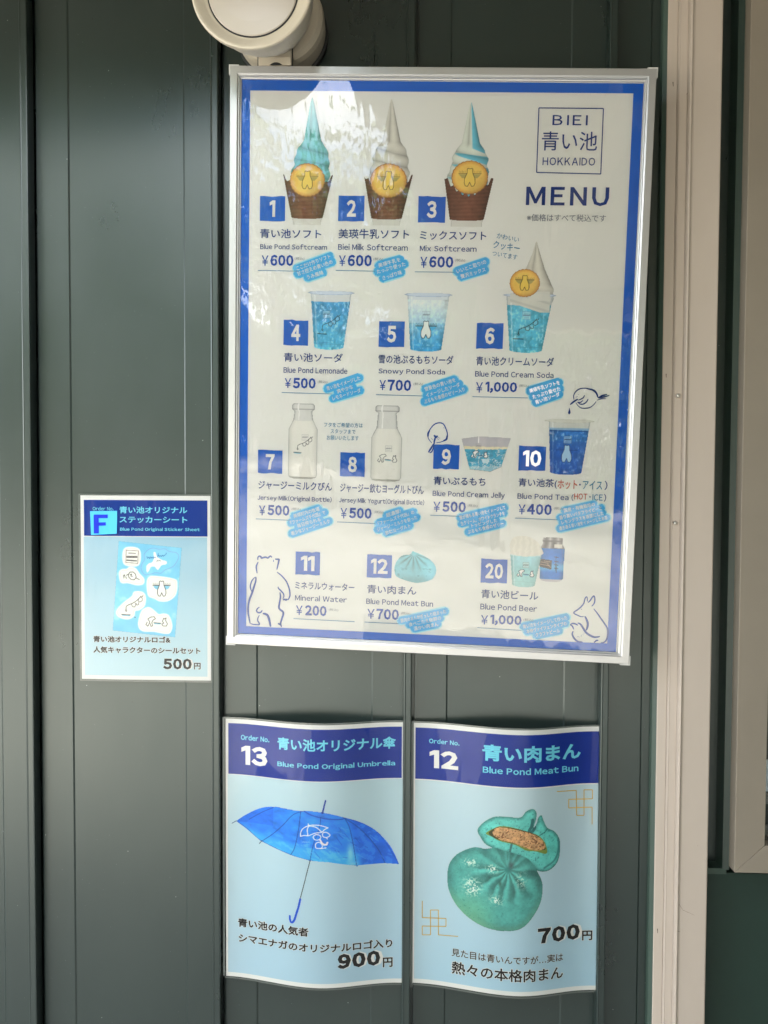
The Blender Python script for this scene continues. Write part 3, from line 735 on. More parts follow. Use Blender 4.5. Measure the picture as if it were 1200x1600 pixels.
entry(ZH, [('ミックスソフト', (75, 280, 552, 350))], [('Mix Softcream', (75, 385, 482, 432))], (78, 468, 126, 548), ('600', (142, 463, 314, 548)), (328, 482, 400, 506), (38, 576, 325, 579))
entry(ZC, [('青い池ソーダ', (295, 427, 620, 482))], [('Blue Pond Lemonade', (294, 505, 645, 545))], (300, 568, 335, 622), ('500', (345, 565, 470, 627)), (482, 580, 535, 598), (283, 647, 560, 655))
entry(ZC, [('雪の池ぷるもちソーダ', (818, 437, 1229, 494))], [('Snowy Pond Soda', (817, 513, 1183, 556))], (822, 578, 857, 634), ('700', (868, 575, 996, 640)), (1010, 592, 1062, 610), (803, 659, 1060, 666))
entry(ZD, [('青い池クリームソーダ', (227, 447, 653, 505))], [('Blue Pond Cream Soda', (221, 527, 652, 568))], (225, 590, 262, 648), ('1,000', (278, 587, 450, 654)), (462, 602, 515, 620), (205, 670, 510, 677))
entry(ZE, [('ジャージーミルクびん', (155, 108, 560, 168))], [('Jersey Milk(Original Bottle)', (150, 187, 558, 235))], (158, 246, 193, 301), ('500', (205, 242, 325, 304)), (338, 258, 388, 276), (140, 320, 330, 328))
entry(ZE, [('ジャージー飲むヨーグルトびん', (606, 122, 1065, 187))], [('Jersey Milk Yogurt(Original Bottle)', (600, 200, 1068, 251))], (608, 260, 643, 318), ('500', (655, 257, 778, 321)), (792, 275, 843, 293), (588, 337, 800, 346))
entry(ZF, [('青いぷるもち', (27, 85, 312, 140))], [('Blue Pond Cream Jelly', (22, 163, 418, 214))], (25, 225, 63, 282), ('500', (75, 222, 203, 286)), (215, 238, 268, 257), (8, 300, 170, 306))
entry(ZF, [('青い池茶(', (495, 95, 706, 154)), (('ホット', red_i), (712, 104, 818, 158)), ('・', (828, 126, 838, 137)), (('アイス', teal_i), (850, 108, 955, 160)), (')', (970, 110, 984, 162))],
      [('Blue Pond Tea (', (490, 175, 797, 222)), (('HOT', red_i), (802, 179, 873, 215)), ('・', (884, 195, 893, 203)), (('ICE', teal_i), (903, 184, 958, 220)), (')', (966, 182, 977, 226))], (495, 240, 532, 296), ('400', (543, 236, 677, 301)), (690, 254, 745, 273), (475, 316, 710, 325))
entry(ZE, [('ミネラルウォーター', (357, 665, 683, 720))], [('Mineral Water', (357, 738, 642, 782))], (362, 797, 398, 851), ('200', (412, 795, 530, 858)), (543, 813, 595, 831), (348, 870, 685, 887))
entry(ZE, [('青い肉まん', (755, 682, 1025, 741))], [('Blue Pond Meat Bun', (750, 757, 1117, 805))], (755, 816, 795, 871), ('700', (806, 814, 928, 879)), (942, 832, 992, 851), (740, 889, 930, 898))
entry(ZF, [('青い池ビール', (290, 708, 603, 770))], [('Blue Pond Beer', (285, 785, 596, 833))], (288, 850, 326, 903), ('1,000', (340, 847, 510, 914)), (522, 868, 575, 887), (268, 920, 510, 935))
caption(ZG, [('ここだけ作りソフト', 345, 550, 575, 465), ('甘さ控えめ青い色の', 350, 590, 590, 505), ('うみ風味', 420, 615, 525, 582)])
caption(ZG, [('美瑛牛乳を', 935, 530, 1080, 488), ('たっぷり使った', 925, 575, 1115, 520), ('さっぱり味', 965, 620, 1090, 580)])
caption(ZH, [('いいとこ取り!の', 345, 573, 545, 505), ('贅沢ミックス', 375, 610, 540, 560)])
caption(ZI, [('青い池をイメージした', 60, 185, 305, 105), ('爽やかな', 140, 208, 250, 172), ('レモネードソーダ', 105, 262, 310, 200)])
caption(ZI, [('雪景色の青い池を', 825, 190, 1050, 118), ('イメージしたソーダ', 835, 238, 1085, 155), ('ぷるもち食感のゼリー入り', 820, 288, 1120, 192)])
caption(ZJ, [('美瑛牛乳ソフトを', 515, 212, 745, 145), ('たっぷり乗せた', 540, 262, 750, 195), ('青い池ソーダ', 562, 305, 745, 240)])
caption(ZK, [('美瑛町内の牧場', 300, 155, 460, 108), ('『ファームズ千代田』で', 280, 200, 500, 132), ('毎日搾られる', 325, 220, 468, 178), ('希少なジャージーミルク', 285, 272, 530, 190)], 6.5, 12.5)
caption(ZK, [('超濃厚!', 920, 150, 1005, 122), ('『ファームズ千代田』の', 865, 205, 1095, 130), ('ジャージーミルクを使った', 860, 245, 1115, 165), ('飲むヨーグルト', 915, 268, 1070, 220)], 6.5, 12.5)
caption(ZL, [('雪が積もる青い池をイメージして', 238, 155, 512, 92), ('生クリーム、ホワイトクランチを', 245, 192, 508, 128), ('トッピングした', 312, 205, 460, 172), ('ぷるもち食感のゼリー', 288, 245, 500, 192)], 6.5, 12)
caption(ZL, [('国産・有機栽培の', 890, 110, 1070, 72), ('香り高いバタフライピーと', 862, 155, 1115, 95), ('レモングラスを茶葉にした', 875, 185, 1125, 128), ('透き通る青い池をイメージしたお茶', 860, 222, 1150, 155)], 6.5, 12)
caption(ZM, [('豚肉のあんがぎっしり詰まった', 165, 238, 570, 152), ('食べごたえ抜群の', 240, 275, 525, 212), ('温かい肉まん', 288, 312, 500, 270)], 6.5, 12.5)
caption(ZN, [('青い池をイメージして作った', 428, 322, 788, 245), ('本格ヴァイツェンタイプの', 458, 362, 782, 295), ('クラフトビール', 535, 392, 725, 355)], 6.5, 12.5)
q = Print(S)
q.slant('かわいい', ZB_(322, 960), ZB_(436, 983), 8, teal_i, .004, .5, 0); q.slant('クッキー', ZB_(303, 1006), ZB_(440, 1029), 12, teal_i, .01, .5, 0); q.slant('ついてます', ZB_(298, 1052), ZB_(427, 1075), 8, teal_i, .004, .5, 0)
q.build('cookie_note', sheet)
q = Print(S)
q.slant('フタをご希望の方は', ZC(517, 824), ZC(730, 829), 7.2, teal_i, .006, .5, 0); q.slant('スタッフまで', ZC(553, 860), ZC(690, 864), 7, teal_i, .004, .5, 0); q.slant('お願いいたします', ZC(532, 896), ZC(707, 900), 7.2, teal_i, .004, .5, 0)
q.build('lid_note', sheet)

draw_b = inkm('drawing_blue', (20, 66, 152))
# animals drawn in line
def drawing(name, z, strokes, k, ink_=None):
    q = Print(S)
    for st in strokes:
        w, pts = st[0], st[1:]
        q.line([z(*p) for p in pts], w * k * 1.2, ink_ or draw_b, .42)
    return q
ZBEAR, ZFOX, ZBIRD = Z(380, 850, .08746), Z(870, 920, .083333), Z(870, 590, .083333)
q = drawing('bear', ZBEAR, [
    (26, (262, 285), (265, 240), (285, 218), (315, 225), (325, 250), (350, 245), (400, 235), (440, 248), (465, 230), (490, 215), (515, 240)),
    (24, (268, 320), (240, 380), (235, 430), (250, 525)), (22, (543, 282), (543, 318)),
    (26, (570, 268), (605, 272), (640, 275), (635, 310), (625, 360), (602, 458)),
    (22, (605, 500), (680, 560), (760, 650), (800, 730), (830, 830), (835, 920), (815, 975), (798, 1000)),
    (20, (800, 1000), (780, 985), (765, 1005), (745, 985), (725, 1000), (712, 975)), (20, (712, 975), (728, 930), (715, 880), (670, 830), (630, 790), (625, 762)),
    (20, (215, 590), (160, 650), (130, 740), (135, 800), (155, 855)), (30, (228, 585), (225, 660), (195, 760), (160, 870), (115, 990), (92, 1100), (90, 1230), (105, 1320), (125, 1420)),
    (20, (130, 1420), (180, 1435), (240, 1440), (285, 1440), (285, 1410), (262, 1370), (265, 1320), (290, 1272)), (22, (292, 1125), (255, 1155), (240, 1195), (270, 1225), (315, 1220), (342, 1182)),
    (36, (350, 1240), (400, 1250), (440, 1280), (465, 1350), (480, 1420), (490, 1478)), (30, (658, 860), (665, 950), (650, 1050), (640, 1130), (660, 1170), (710, 1210), (715, 1260), (690, 1340), (670, 1420), (685, 1480)), (26, (620, 1420), (650, 1430), (680, 1450))], .08746)
q.build('bear_drawing', sheet)
q = drawing('fox', ZFOX, [(22, (575, 238), (570, 180), (555, 148), (525, 190), (505, 270), (460, 330), (400, 385), (325, 435), (330, 465), (400, 500), (450, 520), (505, 520)),
    (24, (582, 258), (620, 225), (660, 165), (695, 135), (712, 190), (700, 270), (652, 328)), (24, (455, 388), (470, 382)), (36, (522, 512), (555, 570), (578, 640), (575, 710), (550, 780)),
    (26, (692, 372), (760, 460), (830, 560), (900, 660), (945, 740), (955, 830), (940, 930), (890, 1000), (820, 1012)), (26, (248, 675), (290, 650), (340, 655), (398, 682)),
    (34, (388, 640), (440, 660), (490, 730), (540, 810), (600, 860), (680, 900), (740, 905), (808, 893)), (22, (250, 675), (290, 700), (318, 760)), (30, (305, 790), (290, 850), (320, 920), (380, 980), (485, 1000)),
    (22, (695, 1010), (740, 970), (778, 965)), (9, (375, 900), (400, 895)), (9, (405, 890), (425, 910)), (9, (440, 880), (465, 895)), (9, (455, 860), (470, 885)), (9, (485, 850), (500, 870)), (9, (500, 825), (515, 845))], .08333)
q.build('fox_drawing', sheet)
q = drawing('bird', ZBIRD, [(18, (322, 415), (315, 340), (350, 270), (420, 215), (510, 200), (600, 210), (680, 235)), (30, (560, 207), (680, 235), (740, 290), (772, 375)),
    (16, (355, 470), (400, 530), (460, 570), (540, 575), (620, 560), (690, 510), (737, 448)), (28, (248, 508), (300, 465), (350, 430), (397, 402)), (18, (400, 425), (460, 400), (500, 370), (520, 328)),
    (16, (380, 460), (440, 465), (492, 428)), (20, (390, 465), (450, 500), (510, 490), (560, 450), (587, 398)), (28, (770, 385), (850, 340), (945, 315)), (22, (790, 382), (900, 360), (987, 330)), (14, (750, 425), (830, 400), (922, 395)),
    (12, (400, 314), (416, 322)), (12, (355, 370), (392, 352))], .08333, navy)
q.poly([ZBIRD(*p) for p in ((235, 565), (250, 620), (256, 660), (234, 690), (210, 660), (222, 620))], navy, .42, True)
q.build('bird_drawing', sheet)
q = drawing('bird', ZP, [(12, (158, 338), (115, 280), (110, 220), (140, 160), (190, 105), (250, 85), (300, 100), (330, 150), (350, 210), (350, 270), (320, 305), (270, 325), (215, 335)), (20, (110, 262), (112, 220), (130, 180)),
    (20, (350, 240), (340, 290), (300, 312)), (22, (183, 240), (210, 262), (232, 248)), (18, (205, 262), (192, 300), (185, 340)), (20, (195, 330), (150, 400), (115, 455)), (14, (190, 360), (160, 440), (130, 462)), (8, (150, 275), (170, 300)), (8, (215, 275), (250, 300)), (8, (220, 260), (260, 280)), (12, (303, 145), (312, 152))], .125)
q.build('bird_drawing', sheet)

# ------------------------------------------------------------------ pictures on the menu sheet
def bear_mark(P, cx, cy, k, c=(30, 30, 30), water=None, body=None, w=.9):
    """small bear standing in water: k scales a drawing 100 units wide"""
    T = lambda pts: [(cx + x * k, cy + y * k) for x, y in pts]
    if water is not None:
        for s_ in (-1, 1): P.tint(inside(P.X, P.Y, T([(s_ * 16, -22), (s_ * 58, -20), (s_ * 40, 2), (s_ * 18, 4)])), water, .75)
    if body is not None: P.tint(inside(P.X, P.Y, T([(-14, -50), (14, -50), (16, -20), (28, 10), (24, 45), (8, 48), (0, 25), (-8, 48), (-24, 45), (-28, 10), (-16, -20)])), body)
    for s_ in (-1, 1):
        P.stroke(T([(s_ * 14, -50), (s_ * 15, -25), (s_ * 27, 5), (s_ * 28, 30), (s_ * 22, 46), (s_ * 10, 48), (0, 25)]), w, c)
        P.stroke(T([(s_ * 17, -24), (s_ * 58, -24)]), w * 1.1, c)
        for j in range(5): P.stroke(T([(s_ * (24 + j * 8), -28), (s_ * (24 + j * 8), -40 + j % 2 * 4)]), w * .6, c, .55)
    P.stroke(T([(-14, -50), (-9, -54), (0, -50), (9, -54), (14, -50)]), w, c)
def logo_mark(P, cx, cy, s_, c, a=.8, bgc=None):
    if bgc is not None: P.tint((abs(P.X - cx) < s_) & (abs(P.Y - cy) < s_), bgc, .5)
    P.stroke([(cx - s_, cy - s_), (cx + s_, cy - s_), (cx + s_, cy + s_), (cx - s_, cy + s_), (cx - s_, cy - s_)], .5, c, a * .7)
    P.stroke([(cx - s_ * .55, cy - s_ * .55), (cx + s_ * .55, cy - s_ * .55)], .6, c, a * .5)
    for d in (-.55, 0, .55): P.stroke([(cx + d * s_ - s_ * .18, cy), (cx + d * s_ + s_ * .18, cy - s_ * .1)], s_ * .35, c, a)
    P.stroke([(cx - s_ * .6, cy + s_ * .6), (cx + s_ * .6, cy + s_ * .6)], .7, c, a * .6)
def branch_mark(P, cx, cy, k, c=(25, 35, 45), w=.8, body=None):
    T = lambda pts: [(cx + x * k, cy + y * k) for x, y in pts]
    if body is not None:
        for (a, b, r) in ((0, 8, 9), (18, -4, 8), (34, -22, 11)): P.tint(np.hypot(P.X - cx - a * k, P.Y - cy - b * k) < r * k, body, .6)
    P.stroke(T([(-40, 28), (-38, 12), (-25, 4), (-8, -2), (12, -14), (30, -30), (40, -42)]), w, c)
    P.stroke(T([(-10, 2), (-6, 14), (6, 16), (12, 4), (8, -6)]), w * .8, c); P.stroke(T([(14, -4), (18, 6), (28, 2), (26, -8)]), w * .8, c)
    P.stroke(T([(28, -30), (24, -16), (34, -10), (46, -18), (46, -32), (36, -38)]), w * .8, c); P.stroke(T([(44, -38), (50, -44)]), w, c)
    P.stroke(T([(-40, 28), (-43, 36), (-38, 40), (-35, 36), (-40, 28)]), w * .8, c); P.stroke(T([(-62, 56), (-18, 58)]), w * 1.5, c); P.stroke(T([(-58, 60), (-22, 62)]), w * 1.8, (60, 150, 190), .6)
def pair_mark(P, cx, cy, k, c=(40, 40, 45), w=.8, body=None):
    T = lambda pts: [(cx + x * k, cy + y * k) for x, y in pts]
    A = [(-50, 5), (-58, 20), (-46, 30), (-40, 18), (-34, 4), (-46, -14), (-28, -26), (-8, -28), (0, -16), (-14, -8), (-22, 6), (-18, 28), (-28, 30), (-32, 14)]
    Bx = [(42, 0), (50, -20), (56, -14), (64, -22), (62, -4), (72, 14), (66, 28), (46, 28), (38, 16), (50, 10), (42, 0)]
    if body is not None: P.tint(inside(P.X, P.Y, T(A)), body); P.tint(inside(P.X, P.Y, T(Bx)), body)
    P.stroke(T(A), w, c); P.stroke(T(Bx), w, c)
    P.stroke(T([(-10, 8), (32, 12)]), w * 1.2, c); P.stroke(T([(-6, 14), (28, 16)]), w * 1.6, (70, 150, 190), .7)
def cookie(P, cx, cy, r):
    d = np.hypot(P.X - cx, P.Y - cy) / r * (1 + .012 * np.sin(np.arctan2(P.Y - cy, P.X - cx) * 26)); m = d < 1
    n = fbm(P.X, P.Y, r * .3, 5)
    c = np.array([222, 190, 104]) * (1 + .10 * (n - .5))[..., None]; rim = sm(d, .72, 1.0)[..., None]
    c = c * (1 - rim) + np.array([202, 152, 82]) * rim; c = c * (1 - .10 * sm((P.X - cx) / r + (P.Y - cy) / r, .2, 1.2))[..., None]
    P.fill(m, c); P.tint((d > .955) & m, (120, 78, 40), .55)
    bear_mark(P, cx, cy + r * .02, r / 95, (70, 62, 44), (150, 146, 96), (228, 194, 100), .7)
def choco_cup(P, xl0, xr0, yt, xl1, xr1, yb, seed):
    t = np.clip((P.Y - yt) / (yb - yt), -.3, 1.1); xl = xl0 + (xl1 - xl0) * t; xr = xr0 + (xr1 - xr0) * t; s_ = (P.X - (xl + xr) / 2) / ((xr - xl) / 2)
    top = yt + (yb - yt) * (.40 - .42 * np.abs(s_) ** 2.2 + .05 * np.sin(P.X * .7 + seed) + .05 * (fbm(P.X, P.Y * 0, 5, seed) - .5))
    m = (np.abs(s_) < 1) & (P.Y > top) & (P.Y < yb + 2.5 * np.sqrt(np.clip(1 - s_ ** 2, 0, 1)))
    n = fbm(P.X, P.Y, 5, seed); rid = .5 + .5 * np.sin(P.Y * 1.05 + 2.5 * n + s_ * 1.2)
    c = np.array([112, 72, 56]) * (.60 + .42 * np.sqrt(np.clip(1 - s_ ** 2, 0, 1)) + .20 * (n - .5) + .10 * rid - .10 * sm(s_, .1, 1))[..., None]
    m2 = (np.abs(s_) < .98) & (P.Y >= yb + 1) & (P.Y < yb + 12) & (np.abs(s_) < .95)
    P.fill(m2, (200, 199, 196)); P.tint(m2 & (np.abs(s_) > .9), (178, 178, 176))
    P.fill(m, c); P.tint(m & (P.Y < top + 1.2), (52, 34, 28), .7)
def soft_cream(P, ax, ay, rows, colf, seed):
    """rows: y, left, right; a drawn-up tip on coils"""
    ys = [r[0] for r in rows]; xl = np.interp(P.Y, ys, [r[1] for r in rows]); xr = np.interp(P.Y, ys, [r[2] for r in rows])
    wob = 1.2 * np.sin(P.Y * .38 + seed); wob = wob * sm(P.Y, ay + 60, ay + 90); xl = xl - wob * .8; xr = xr + 1.0 * np.sin(P.Y * .34 + seed + 2) * sm(P.Y, ay + 60, ay + 90)
    m = (P.X > xl) & (P.X < xr) & (P.Y > ys[0]) & (P.Y < ys[-1]); s_ = (P.X - (xl + xr) / 2) / np.maximum((xr - xl) / 2, .5)
    up = 1 - sm(P.Y, ay + 62, ay + 74)
    fl = np.abs(np.sin((s_ + .15) * 2.6 + .3)) ** .5                       # flutes running to the tip
    ph = (P.Y - ay) * .155 - s_ * 1.05 + .25 * np.sin(P.Y * .1); co = np.abs(np.sin(ph)) ** .42
    lum = .80 + .26 * (fl * up + co * (1 - up)) - .10 * s_ ** 4 - .08 * sm(s_, 0, 1) + .05 * (fbm(P.X, P.Y, 6, seed) - .5)
    P.fill(m, colf(s_, P.Y, ph) * lum[..., None]); P.tint(m & (np.abs(s_) > .95), (140, 150, 150), .35)
blue_c = lambda s_, y, ph: np.ones(s_.shape + (3,)) * np.array([112, 178, 180])
white_c = lambda s_, y, ph: np.ones(s_.shape + (3,)) * np.array([196, 194, 188])
def mix_c(s_, y, ph):
    w = np.where(y < 232, sm(s_, .05, .25), sm(np.sin(ph * 2 + .6) + s_ * .9, .0, .35))[..., None]; return np.array([200, 204, 198]) * (1 - w) + np.array([104, 178, 200]) * w
def soft(x, ay, colf, cup, ck, seed):
    P = Pic(S, cup[0] - 4, ay - 2, cup[1] + 6, cup[5] + 16)
    c0 = (cup[0] + cup[1]) / 2; h = cup[2] - ay
    soft_cream(P, x, ay, [(ay, x - .8, x + .8), (ay + 8, x - 3, x + 3), (ay + h * .55, x - 12, x + 15), (ay + h * .64, x - 20, x + 22), (ay + h * .75, x - 25, x + 27), (ay + h * .86, x - 26, x + 27), (ay + h * .97, x - 31, x + 29), (cup[2] + 20, x - 30, x + 26), (cup[2] + 34, x - 25, x + 19)], colf, seed)
    choco_cup(P, *cup, seed); cookie(P, *ck); P.build('soft_cream_picture', sheet)
soft(486, 152, blue_c, (444, 519, 274, 457, 505, 340), (480.5, 281, 26.5), 1.0)
soft(609, 155, white_c, (571, 643, 274, 583, 629, 341), (607.5, 282, 27), 2.2)
soft(733, 160, mix_c, (697, 769.5, 276, 707, 757, 343), (734.5, 277, 26.5), 3.1)

def plastic_cup(P, x0, x1, yt, x2, x3, yb, lv, liq, seed, ice=True, rim=True, clear=(198, 200, 204)):
    t = np.clip((P.Y - yt) / (yb - yt), 0, 1.05); xl = x0 + (x2 - x0) * t; xr = x1 + (x3 - x1) * t; s_ = (P.X - (xl + xr) / 2) / ((xr - xl) / 2)
    dip = np.sqrt(np.clip(1 - s_ ** 2, 0, 1)); m = (np.abs(s_) < 1) & (P.Y > yt) & (P.Y < yb - 3 + 4.5 * dip)
    n = fbm(P.X, P.Y, 9, seed); n2 = fbm(P.X * 1.4, P.Y * .8, 4, seed + 3)
    P.fill(m, clear); P.tint(m & (np.abs(s_) > .93), (150, 160, 170), .5)
    ml = m & (P.Y > lv + 1.5 * dip)
    f = sm(P.Y, lv, yb)[..., None]; c = np.array(liq[0]) * (1 - f) + np.array(liq[1]) * f
    c = c * (1 + (.34 if ice else .12) * (n - .5) + (.30 if ice else .10) * (n2 - .5))[..., None] * (1 - .16 * np.abs(s_) ** 5)[..., None]
    if ice: hl = (sm(n2, .58, .75) * .5)[..., None]; c = c * (1 - hl) + np.array([190, 226, 240]) * hl
    P.fill(ml, c); P.tint(m & (np.abs(s_ + .8) < .035), (235, 240, 245), .35)
    P.tint(m & (P.Y > yb - 8) & (P.Y < yb - 7), np.array(liq[1]) * .8, .4)
    if rim:
        cx = (x0 + x1) / 2; rw = (x1 - x0) / 2 + 4.5; e = ((P.X - cx) / rw) ** 2 + ((P.Y - yt - 2.2) / 3.4) ** 2
        P.fill(e < 1, (172, 186, 208)); P.tint((e < .72) & (P.Y < yt + 4), (196, 204, 216), .8); P.tint((e > .82) & (e < 1), (140, 152, 172), .6)
    return s_
P = Pic(S, 478, 451, 554, 548); plastic_cup(P, 485, 548, 455, 492, 537, 546, 470, ((74, 152, 200), (88, 178, 214)), 3)
logo_mark(P, 510, 491, 5.5, (60, 90, 120), .6, (190, 215, 228)); branch_mark(P, 516, 505, .30, body=(150, 200, 222)); P.stroke([(495, 537), (515, 536)], 1, (50, 110, 160), .6); P.build('drink_picture', sheet)
P = Pic(S, 629, 454, 705, 552); plastic_cup(P, 636, 700, 458, 643, 690, 549, 467, ((206, 214, 222), (66, 160, 212)), 4, clear=(200, 206, 214))
P.tint((P.Y < 505) & P.A & (P.Y > 470), (206, 214, 224), .35); logo_mark(P, 665.5, 492, 5.8, (110, 116, 130), .6); bear_mark(P, 666, 516, .27, (40, 46, 56), (70, 168, 214), (214, 220, 226), .8); P.build('drink_picture', sheet)
P = Pic(S, 784, 376, 870, 553)
soft_cream(P, 834, 377, [(377, 833.2, 834.8), (395, 829, 840), (420, 820, 848), (438, 819, 856), (452, 826, 862), (462, 812, 862), (475, 795, 860)], white_c, 4)
plastic_cup(P, 793, 862, 459, 801, 848, 551, 476, ((96, 182, 208), (84, 176, 206)), 6, clear=(196, 197, 196))
mm_ = (P.Y > 459) & (P.Y < 488) & (P.Y < 473 + .35 * (P.X - 800)) & (P.X > 799) & (P.X < 857); P.tint(mm_, (200, 200, 196)); P.tint(mm_, (168, 172, 172), .45 * sm(np.sin((P.X * .25 - P.Y * .8) * .6), .2, 1))
P.tint((P.Y > 455) & (P.Y < 470) & (P.X > 826) & (P.X < 856) & P.A, (202, 202, 198), .9)
logo_mark(P, 824, 493, 6, (80, 110, 140), .6, (190, 220, 230)); branch_mark(P, 826, 512, .32, body=(150, 205, 222)); cookie(P, 819.5, 442, 22); P.build('drink_picture', sheet)
def bottle(x0, x1, yt, yb, neck, mark, seed):
    P = Pic(S, x0 - 3, yt - 2, x1 + 3, yb + 3); cx = (x0 + x1) / 2; W = (x1 - x0) / 2
    hw = np.interp(P.Y, [yt, yt + 3, yt + 9, yt + 12, yt + neck, yt + neck + 14, yb - 6, yb - 1, yb + 1], [W * .66, W * .78, W * .78, W * .60, W * .68, W * .98, W, W * .9, W * .6])
    s_ = (P.X - cx) / hw; m = (np.abs(s_) < 1) & (P.Y > yt) & (P.Y < yb + 1); a = np.abs(s_)
    P.fill(m, (200, 200, 200)); P.tint(m, (168, 170, 172), .7 * sm(a, .70, .95) * (P.Y < yt + neck)); P.tint(m, (110, 114, 118), .75 * sm(a, .88, .98) * (1 - sm(P.Y, yt + neck, yt + neck + 18) * .5))
    mk = m & (P.Y > yt + neck + 1) & (a < .94); P.tint(mk, (212, 211, 208)); P.tint(mk, (186, 186, 184), .6 * sm(np.abs(s_), .6, 1))
    P.tint(m & (P.Y > yt + 8) & (P.Y < yt + 9.4), (120, 122, 126), .6); P.tint(m & (P.Y < yt + 1.3), (140, 142, 146), .7); P.tint(m & (P.Y > yb - 2.2), (140, 140, 136), .7)
    P.tint(m & (np.abs(s_ + .45) < .06) & (P.Y < yt + neck), (230, 232, 234), .8)
    logo_mark(P, cx + 3, yt + neck + mark, 4.6, (110, 116, 126), .55)
    return P, cx
P, cx = bottle(451, 495.5, 630, 748, 26, 27, 1); branch_mark(P, cx + 2, 693, .25, (60, 64, 72), .7); P.build('bottle_picture', sheet)
P, cx = bottle(581, 627, 633, 752, 36, 32, 2); pair_mark(P, 604, 716, .22, (70, 76, 86), .7); P.build('bottle_picture', sheet)
# jelly tub
P = Pic(S, 719, 678, 797, 740); tub = [ZP(530, 285), ZP(740, 248), ZP(1130, 262), ZP(1025, 640), ZP(895, 705), ZP(640, 680)]
m = inside(P.X, P.Y, tub); n = fbm(P.X, P.Y, 8, 3); n2 = fbm(P.X, P.Y, 4, 9)
P.fill(m, (180, 178, 186)); lay = 699 + 3 * (n - .5) * 4
P.tint(m & (P.Y > 696 + 3 * n2), (212, 204, 180)); mb = m & (P.Y > 703 + 6 * (n - .5) - 3 * sm(P.X, 765, 785)); P.tint(mb, np.array([72, 156, 186]) * (1 + .3 * (n2[..., None] - .5)))
P.tint(mb, (214, 216, 214), sm(np.abs(n - .52), .045, .0) * .9); P.tint(m & (P.Y > 726 + 6 * n), (200, 206, 208), .5); P.tint(mb & (inside(P.X, P.Y, [ZP(780, 545), ZP(880, 540), ZP(860, 600), ZP(800, 590)])), (205, 214, 218), .8)
P.stroke([tub[0], tub[1], tub[2]], .9, (150, 148, 156)); P.stroke([tub[5], tub[4], tub[3]], 1.2, (90, 94, 98)); P.stroke([tub[0], tub[5]], .7, (160, 162, 166)); P.stroke([ZP(738, 255), ZP(740, 330)], .9, (235, 235, 232))
logo_mark(P, 747.7, 697, 3.8, (110, 110, 110), .5); pair_mark(P, 748, 710, .2, (40, 60, 80), .7, (220, 225, 226)); P.build('jelly_picture', sheet)
# tea
P = Pic(S, 848, 651, 930, 745); s_ = plastic_cup(P, 857, 920, 655, 862, 909, 742, 670, ((52, 120, 190), (40, 98, 184)), 12, True, False, (194, 196, 196))
P.tint(P.A & (P.Y > 668) & (P.Y < 672), (130, 168, 200), .8); P.tint(P.A & (P.Y > 672.5) & (P.Y < 674), (24, 58, 120), .8); P.tint(P.A & (P.Y > 690), (40, 90, 178), .45)
cxr = 888; e = ((P.X - cxr) / 38) ** 2 + ((P.Y - 657) / 3.2) ** 2; P.fill(e < 1, (200, 200, 196)); P.tint((e > .84) & (e < 1) & (P.Y > 657), (168, 168, 164), .8); P.A |= e < 1
logo_mark(P, 886.5, 687, 5.8, (40, 70, 120), .8, (190, 210, 225)); bear_mark(P, 886, 710, .27, (24, 50, 110), None, (160, 192, 222), .7); P.build('drink_picture', sheet)
# bun
P = Pic(S, 615, 858, 684, 914); ol = catmull([(617, 893), (619, 880), (628, 868), (640, 865.5), (644, 860), (647, 861), (655, 864), (670, 872), (679, 882), (681, 893), (675, 905), (660, 911), (645, 911.5), (622, 904)], 6, True)
m = inside(P.X, P.Y, ol); n = fbm(P.X, P.Y, 6, 2); dx, dy = P.X - 646, P.Y - 864; an = np.arctan2(dx, np.maximum(dy, .2)); rr_ = np.hypot(dx, dy)
pl = np.abs(np.sin(an * 7.5 + .3 * n)) ** .5; fade = (1 - sm(rr_, 14, 36)) * sm(rr_, 2, 6)
lum = 1 - .42 * (1 - pl) * fade - .14 * sm(P.Y, 895, 912) + .12 * (n - .5) + .10 * sm(P.X - P.Y * .4, 290, 320)
P.fill(m, np.array([118, 186, 200]) * lum[..., None]); P.tint(m & (P.X > 664), (150, 196, 222), .35 * sm(P.X, 662, 680)); P.tint(m, (70, 130, 142), .5 * sm(n, .62, .75) * (P.Y > 888)); P.build('bun_picture', sheet)
# beer cup and can
P = Pic(S, 795, 836, 884, 922); Zc = Z(780, 830, .091667)
t = (P.Y - 840) / 70; xc = 861.5; s_ = (P.X - xc) / np.interp(P.Y, [838, 842, 848, 855, 903, 910], [15, 15.5, 15, 18.5, 18, 14]); m = (np.abs(s_) < 1) & (P.Y > 838.5 - 1.5 * np.sqrt(np.clip(1 - s_ ** 2, 0, 1))) & (P.Y < 908 + 3 * np.sqrt(np.clip(1 - s_ ** 2, 0, 1)) - 1)
n = fbm(P.X, P.Y, 7, 5)
P.fill(m, np.array([186, 182, 186]) * (1 - .35 * np.abs(np.sin(s_ * 4 + 1))[..., None] * (P.Y < 856)[..., None])); mb = m & (P.Y > 855.5) & (P.Y < 905.5)
P.tint(mb, np.array([38, 128, 206]) * (1 - .22 * np.abs(s_) ** 4 + .16 * (n - .5))[..., None]); P.tint(mb, (110, 190, 226), .7 * sm(-np.abs(P.Y - 886), -9, -2)); P.tint(m & (P.Y > 842) & (P.Y < 845), (110, 106, 110), .7)
P.tint(m & (P.Y > 848) & (P.Y < 854) & (P.X > 864) & (P.X < 876), (226, 222, 214), .8); P.tint(inside(P.X, P.Y, [Zc(690, 465), Zc(890, 485), Zc(885, 650), Zc(665, 600)]), (52, 44, 40), .95)
